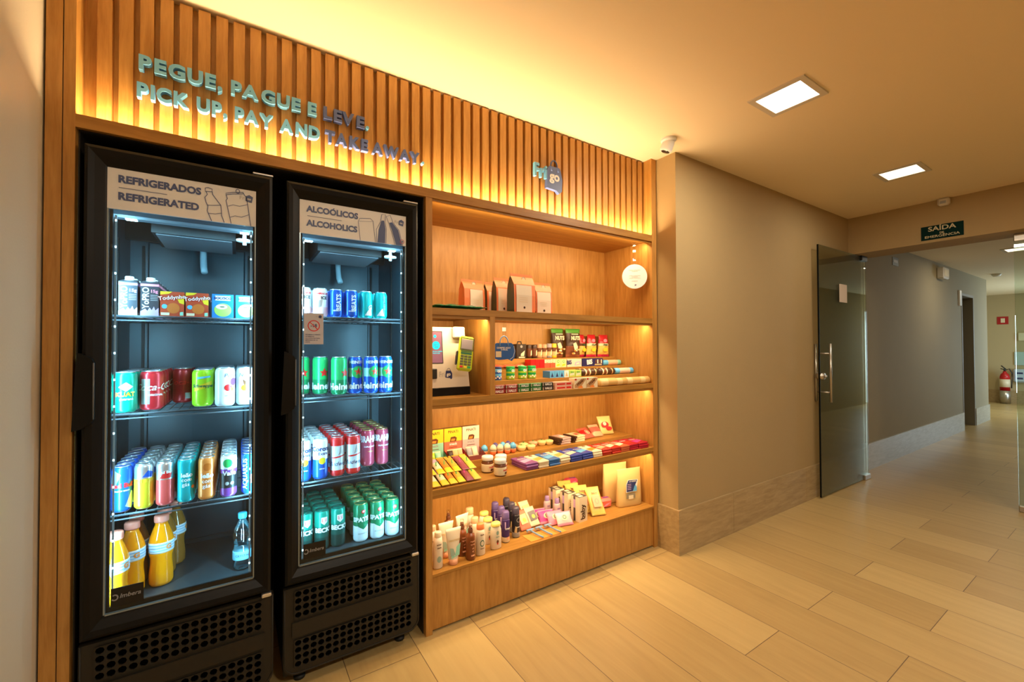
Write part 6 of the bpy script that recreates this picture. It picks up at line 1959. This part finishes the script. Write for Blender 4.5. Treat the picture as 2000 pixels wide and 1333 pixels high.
DV = mat('can_violet', (0.045, 0.02, 0.12), 0.3)
DVC = mat('cap_violet', (0.12, 0.08, 0.24), 0.4)
DK2 = mat('can_jet', (0.018, 0.016, 0.022), 0.3)
DKC = mat('cap_charcoal', (0.06, 0.05, 0.08), 0.4)
deodorant('violet deodorant can, front of three', 1.233, 0.105, DV, DVC, 0)
deodorant('violet deodorant can, middle of three', 1.248, 0.175, DV, DVC, 0)
deodorant('violet deodorant can, rear of three', 1.252, 0.250, DV, DVC, 0)
deodorant('black deodorant can, front of three', 1.313, 0.125, DK2, DKC, 1)
deodorant('black deodorant can, middle of three', 1.330, 0.195, DK2, DKC, 1)
deodorant('black deodorant can, rear of three', 1.342, 0.270, DK2, DKC, 1)
# condom/pad style flat packs leaning
for k, (x, y, z, rx_, m, m2) in enumerate(((1.405, 0.150, 0.008, -42, mat('pack_salmon', (0.80, 0.22, 0.13), 0.4), mat('pack_sand', (0.80, 0.56, 0.26), 0.4)), (1.480, 0.165, 0.008, -42, CREAM, mat('pack_charcoal', (0.12, 0.10, 0.10), 0.4)), (1.425, 0.270, 0.008, -40, MATS['pack_sand'], PEACH), (1.505, 0.262, 0.008, -40, CREAM, MATS['pack_sand']))):
    b = MB()
    b.pillow(0.074, 0.115, 0.016, [(1, m)], nu=8, nv=12, crimp=0.05, seed=40 + k, wr=0.1)
    b.fpoly([(-0.024, 0.028), (0.026, 0.032), (0.026, 0.088), (-0.024, 0.084)], -0.0102, m2)
    b.fpoly([(p + 0.004, 0.052 + q) for p, q in circ(0.012, 12)], -0.0106, YEL)
    w_ = ('salmon red pack with sand panel behind the razors', 'cream pack with charcoal panel behind the razors', 'sand coloured pack behind the salmon red pack', 'cream pack behind the charcoal panel pack')[k]
    put(b, 'tissue_pack', w_, 'pack', (x, y, ZF + z), 0.05, rx=R(rx_))
b = MB(); b.box(-0.125, 0.125, -0.045, 0.045, 0, 0.002, mat('card_orange', (0.80, 0.32, 0.06), 0.5))
put(b, 'display_card', 'flat orange display card under the razors', 'card', (1.470, 0.065, ZF))
RB = mat('razor_blue', (0.22, 0.36, 0.55), 0.35)
for k, x in enumerate((1.400, 1.462, 1.525)):
    b = MB()
    b.tube([(0.0, 0.036, 0.018), (0.004, 0.020, 0.014), (0.012, -0.02, 0.010), (0.020, -0.058, 0.009)], 0.0050, RB, 8)
    o = put(b, 'razor', f'light blue disposable razor, {("leftmost", "middle", "rightmost")[k]} of three', 'razor', (x, 0.070, ZF + 0.0025), 0.0, 'light blue razors')
    MB().bbox(-0.024, 0.024, 0.032, 0.046, 0.010, 0.024, RB, 0.002).build('razor_head', o)
    MB().box(-0.021, 0.021, 0.031, 0.0325, 0.014, 0.020, CHROME).build('blade', o.children[0])
# lilac small bottles
for k, (x, y) in enumerate(((1.648, 0.275), (1.672, 0.205))):
    lotion(('small lilac bottle with violet cap, rear of two', 'small lilac bottle with violet cap, front of two')[k], x, y, 0.024, 0.118, mat('cap_soft_violet', (0.34, 0.22, 0.46), 0.4), 0.015, 0.030, mat('bottle_lilac', (0.60, 0.42, 0.44), 0.4), [('t', 'baby', 0.010, PURP, 0.060)], oval=0.7, grp='small lilac bottles')
PW = mat('pack_pink_white', (0.82, 0.58, 0.56), 0.35)
for k, (x, y) in enumerate(((1.535, 0.195), (1.566, 0.155), (1.600, 0.115), (1.635, 0.075))):
    b = MB()
    b.pillow(0.105, 0.082, 0.020, [(0.16, PINK), (0.9, PW if k == 3 else MAG if k < 2 else PINK), (1, PINK)], nu=9, nv=12, crimp=0.06, seed=60 + k, wr=0.15)
    b.fpoly([(p, 0.044 + q) for p, q in circ(0.020, 16, 1.1, 0.9)], -0.0112, CREAM)
    b.ribbon([(p, 0.046 + q) for p, q in circ(0.010, 12)], 0.003, DGREEN, -0.0118, closed=True)
    put(b, 'pad_pack', f'pink and white soft pack, {("rearmost", "third", "second", "frontmost")[k]} in the leaning row', 'pack', (x, y, ZF + 0.004), R(-12), 'pink and white soft packs', rx=R(-38))
BXW = mat('box_ivory', (0.78, 0.64, 0.44), 0.45)
BXB = mat('box_band_dark', (0.07, 0.06, 0.05), 0.4)
for k, (x, y) in enumerate(((1.765, 0.105), (1.752, 0.195), (1.735, 0.290))):
    b = MB()
    b.box(-0.034, 0.034, -0.036, 0.036, 0, 0.148, BXW)
    b.box(-0.0345, 0.0345, -0.002, 0.014, 0.0, 0.1482, BXB)
    b.box(-0.033, 0.033, -0.035, 0.035, 0.148, 0.1484, BXB)
    b.box(-0.020, 0.010, -0.025, -0.004, 0.1484, 0.1487, CREAM); b.box(-0.010, 0.022, 0.006, 0.028, 0.1484, 0.1487, CREAM)
    b.box(-0.0348, -0.0345, -0.002, 0.014, 0.080, 0.130, LILAC)
    b.text('baby', 0.048, DBROWN, TR(-0.004, -0.0366, 0.058) @ Matrix.Rotation(R(-90), 4, 'Y'), bold=0.03)
    b.ribbon([(0.014, 0.020), (0.020, 0.045), (0.020, 0.080), (0.008, 0.098)], 0.003, DBROWN, -0.0368)
    put(b, 'baby_product_box', f'tall ivory box with dark top and baby lettering, {("front", "middle", "rear")[k]} of three', 'box', (x, y, ZF), R(4), 'tall ivory baby boxes')
YW = mat('wipes_yellow', (0.80, 0.58, 0.14), 0.35)
for k, (x, y) in enumerate(((1.905, 0.075), (1.865, 0.145), (1.850, 0.210), (1.840, 0.275))):
    b = MB()
    b.pillow(0.098, 0.180, 0.032, [(1, YW)], nu=10, nv=18, crimp=0.05, seed=70 + k, wr=0.10)
    b.fpoly([(-0.028, 0.045), (0.030, 0.045), (0.030, 0.115), (-0.028, 0.115)], -0.0222, PEACH)
    b.ribbon([(p, 0.080 + q) for p, q in circ(0.014, 12, 0.8, 1.1)], 0.004, mat('seal_rose', (0.70, 0.30, 0.20), 0.4), -0.0230, closed=True)
    b.text('baby', 0.022, BROWN, TR(0, -0.0200, 0.135), bold=0.02)
    put(b, 'wipes_pack', f'yellow baby wipes pack leaning back, {("frontmost", "second", "third", "rearmost")[k]} of four', 'pack', (x, y, ZF + 0.006), R(-16), 'yellow baby wipes packs', rx=R(-38))
RD2 = mat('pack_rose_red', (0.70, 0.06, 0.13), 0.35)
for k, (x, y, z) in enumerate(((1.985, 0.255, 0.0), (1.985, 0.262, 0.052), (1.945, 0.392, 0.10), (2.040, 0.170, 0.0))):
    b = MB()
    m_ = mat('pack_coral_red', (0.80, 0.14, 0.09), 0.35) if k == 3 else RD2
    hh2 = 0.062 if k == 3 else 0.050
    b.bbox(-0.048, 0.048, -0.030, 0.030, 0, hh2, m_, 0.014)
    b.fpoly([(-0.03, 0.012), (0.0, 0.016), (0.032, 0.036), (0.0, 0.032)], -0.0305, PINK)
    b.box(-0.01, 0.035, -0.01, 0.012, hh2, hh2 + 0.0004, PURP)
    if k == 2:
        b.box(-0.046, 0.046, -0.028, 0.028, -0.10, 0.002, RD2)
    put(b, 'diaper_pack', ('rose red pack behind the yellow wipes, lower', 'rose red pack behind the yellow wipes, upper', 'tall rose red pack against the back panel', 'coral red pack beside the kraft pouch')[k], 'pack', (x, y, ZF + z), R(-10), 'rose red packs')
KP = mat('kraft_yellow', (0.66, 0.45, 0.17), 0.6, bump=0.15, bscale=60)
for k, (x, y, w_, h_) in enumerate(((2.205, 0.105, 0.190, 0.245), (2.180, 0.205, 0.190, 0.262))):
    b = MB()
    vs, fs = [], []
    zs = [0.0, 0.01, 0.05, 0.12, 0.19, 0.215, h_ - 0.002, h_]
    ds = [0.050, 0.058, 0.055, 0.040, 0.020, 0.008, 0.004, 0.004]
    for z, d in zip(zs, ds):
        z = z * h_ / 0.245 if z < h_ - 0.01 else z
        ring = []
        for i in range(24):
            a = 2 * pi * i / 24
            ring.append((w_ / 2 * (abs(sin(a)) ** 0.5) * (1 if sin(a) > 0 else -1), -d / 2 * (abs(cos(a)) ** 0.6) * (1 if cos(a) > 0 else -1), z))
        vs += ring
    for j in range(len(zs) - 1):
        for i in range(24):
            i2 = (i + 1) % 24
            fs.append((j * 24 + i, j * 24 + i2, (j + 1) * 24 + i2, (j + 1) * 24 + i))
    fs.append(tuple(reversed(range(24)))); fs.append(tuple(range((len(zs) - 1) * 24, len(zs) * 24)))
    b.add(vs, fs, KP, True)
    o = put(b, 'kraft_pouch', ('kraft stand-up pouch with navy label and window, in front', 'kraft stand-up pouch behind the labelled one')[k], 'pouch', (x, y, ZF), R(-10), 'kraft stand-up pouches')
    if k == 0:
        b = MB()
        b.fpoly([(-0.045, 0.096), (0.040, 0.096), (0.052, 0.175), (-0.030, 0.178), (-0.045, 0.150)], -0.0305, WHITE)
        b.fpoly([(-0.040, 0.100), (0.010, 0.100), (0.046, 0.172), (-0.026, 0.175), (-0.040, 0.148)], -0.0310, NAVY)
        b.text('KIT HIGIENE', 0.010, WHITE, TR(0.008, -0.0315, 0.165), bold=0.03)
        for q in range(4):
            b.box(-0.034, -0.004, -0.0318, -0.0314, 0.146 - q * 0.011, 0.150 - q * 0.011, LILAC)
        b.fpoly([(0.010, 0.100), (0.042, 0.100), (0.042, 0.125), (0.030, 0.142), (0.022, 0.130)], -0.0314, SKY)
        b.fpoly([(-0.042, 0.055), (0.030, 0.055), (0.030, 0.088), (-0.042, 0.088)], -0.0312, mat('pouch_window', (0.30, 0.25, 0.17), 0.2))
        b.fpoly([(-0.024, 0.050), (0.014, 0.050), (0.014, 0.076), (-0.024, 0.076)], -0.0317, CREAM)
        b.build('label_print', o)
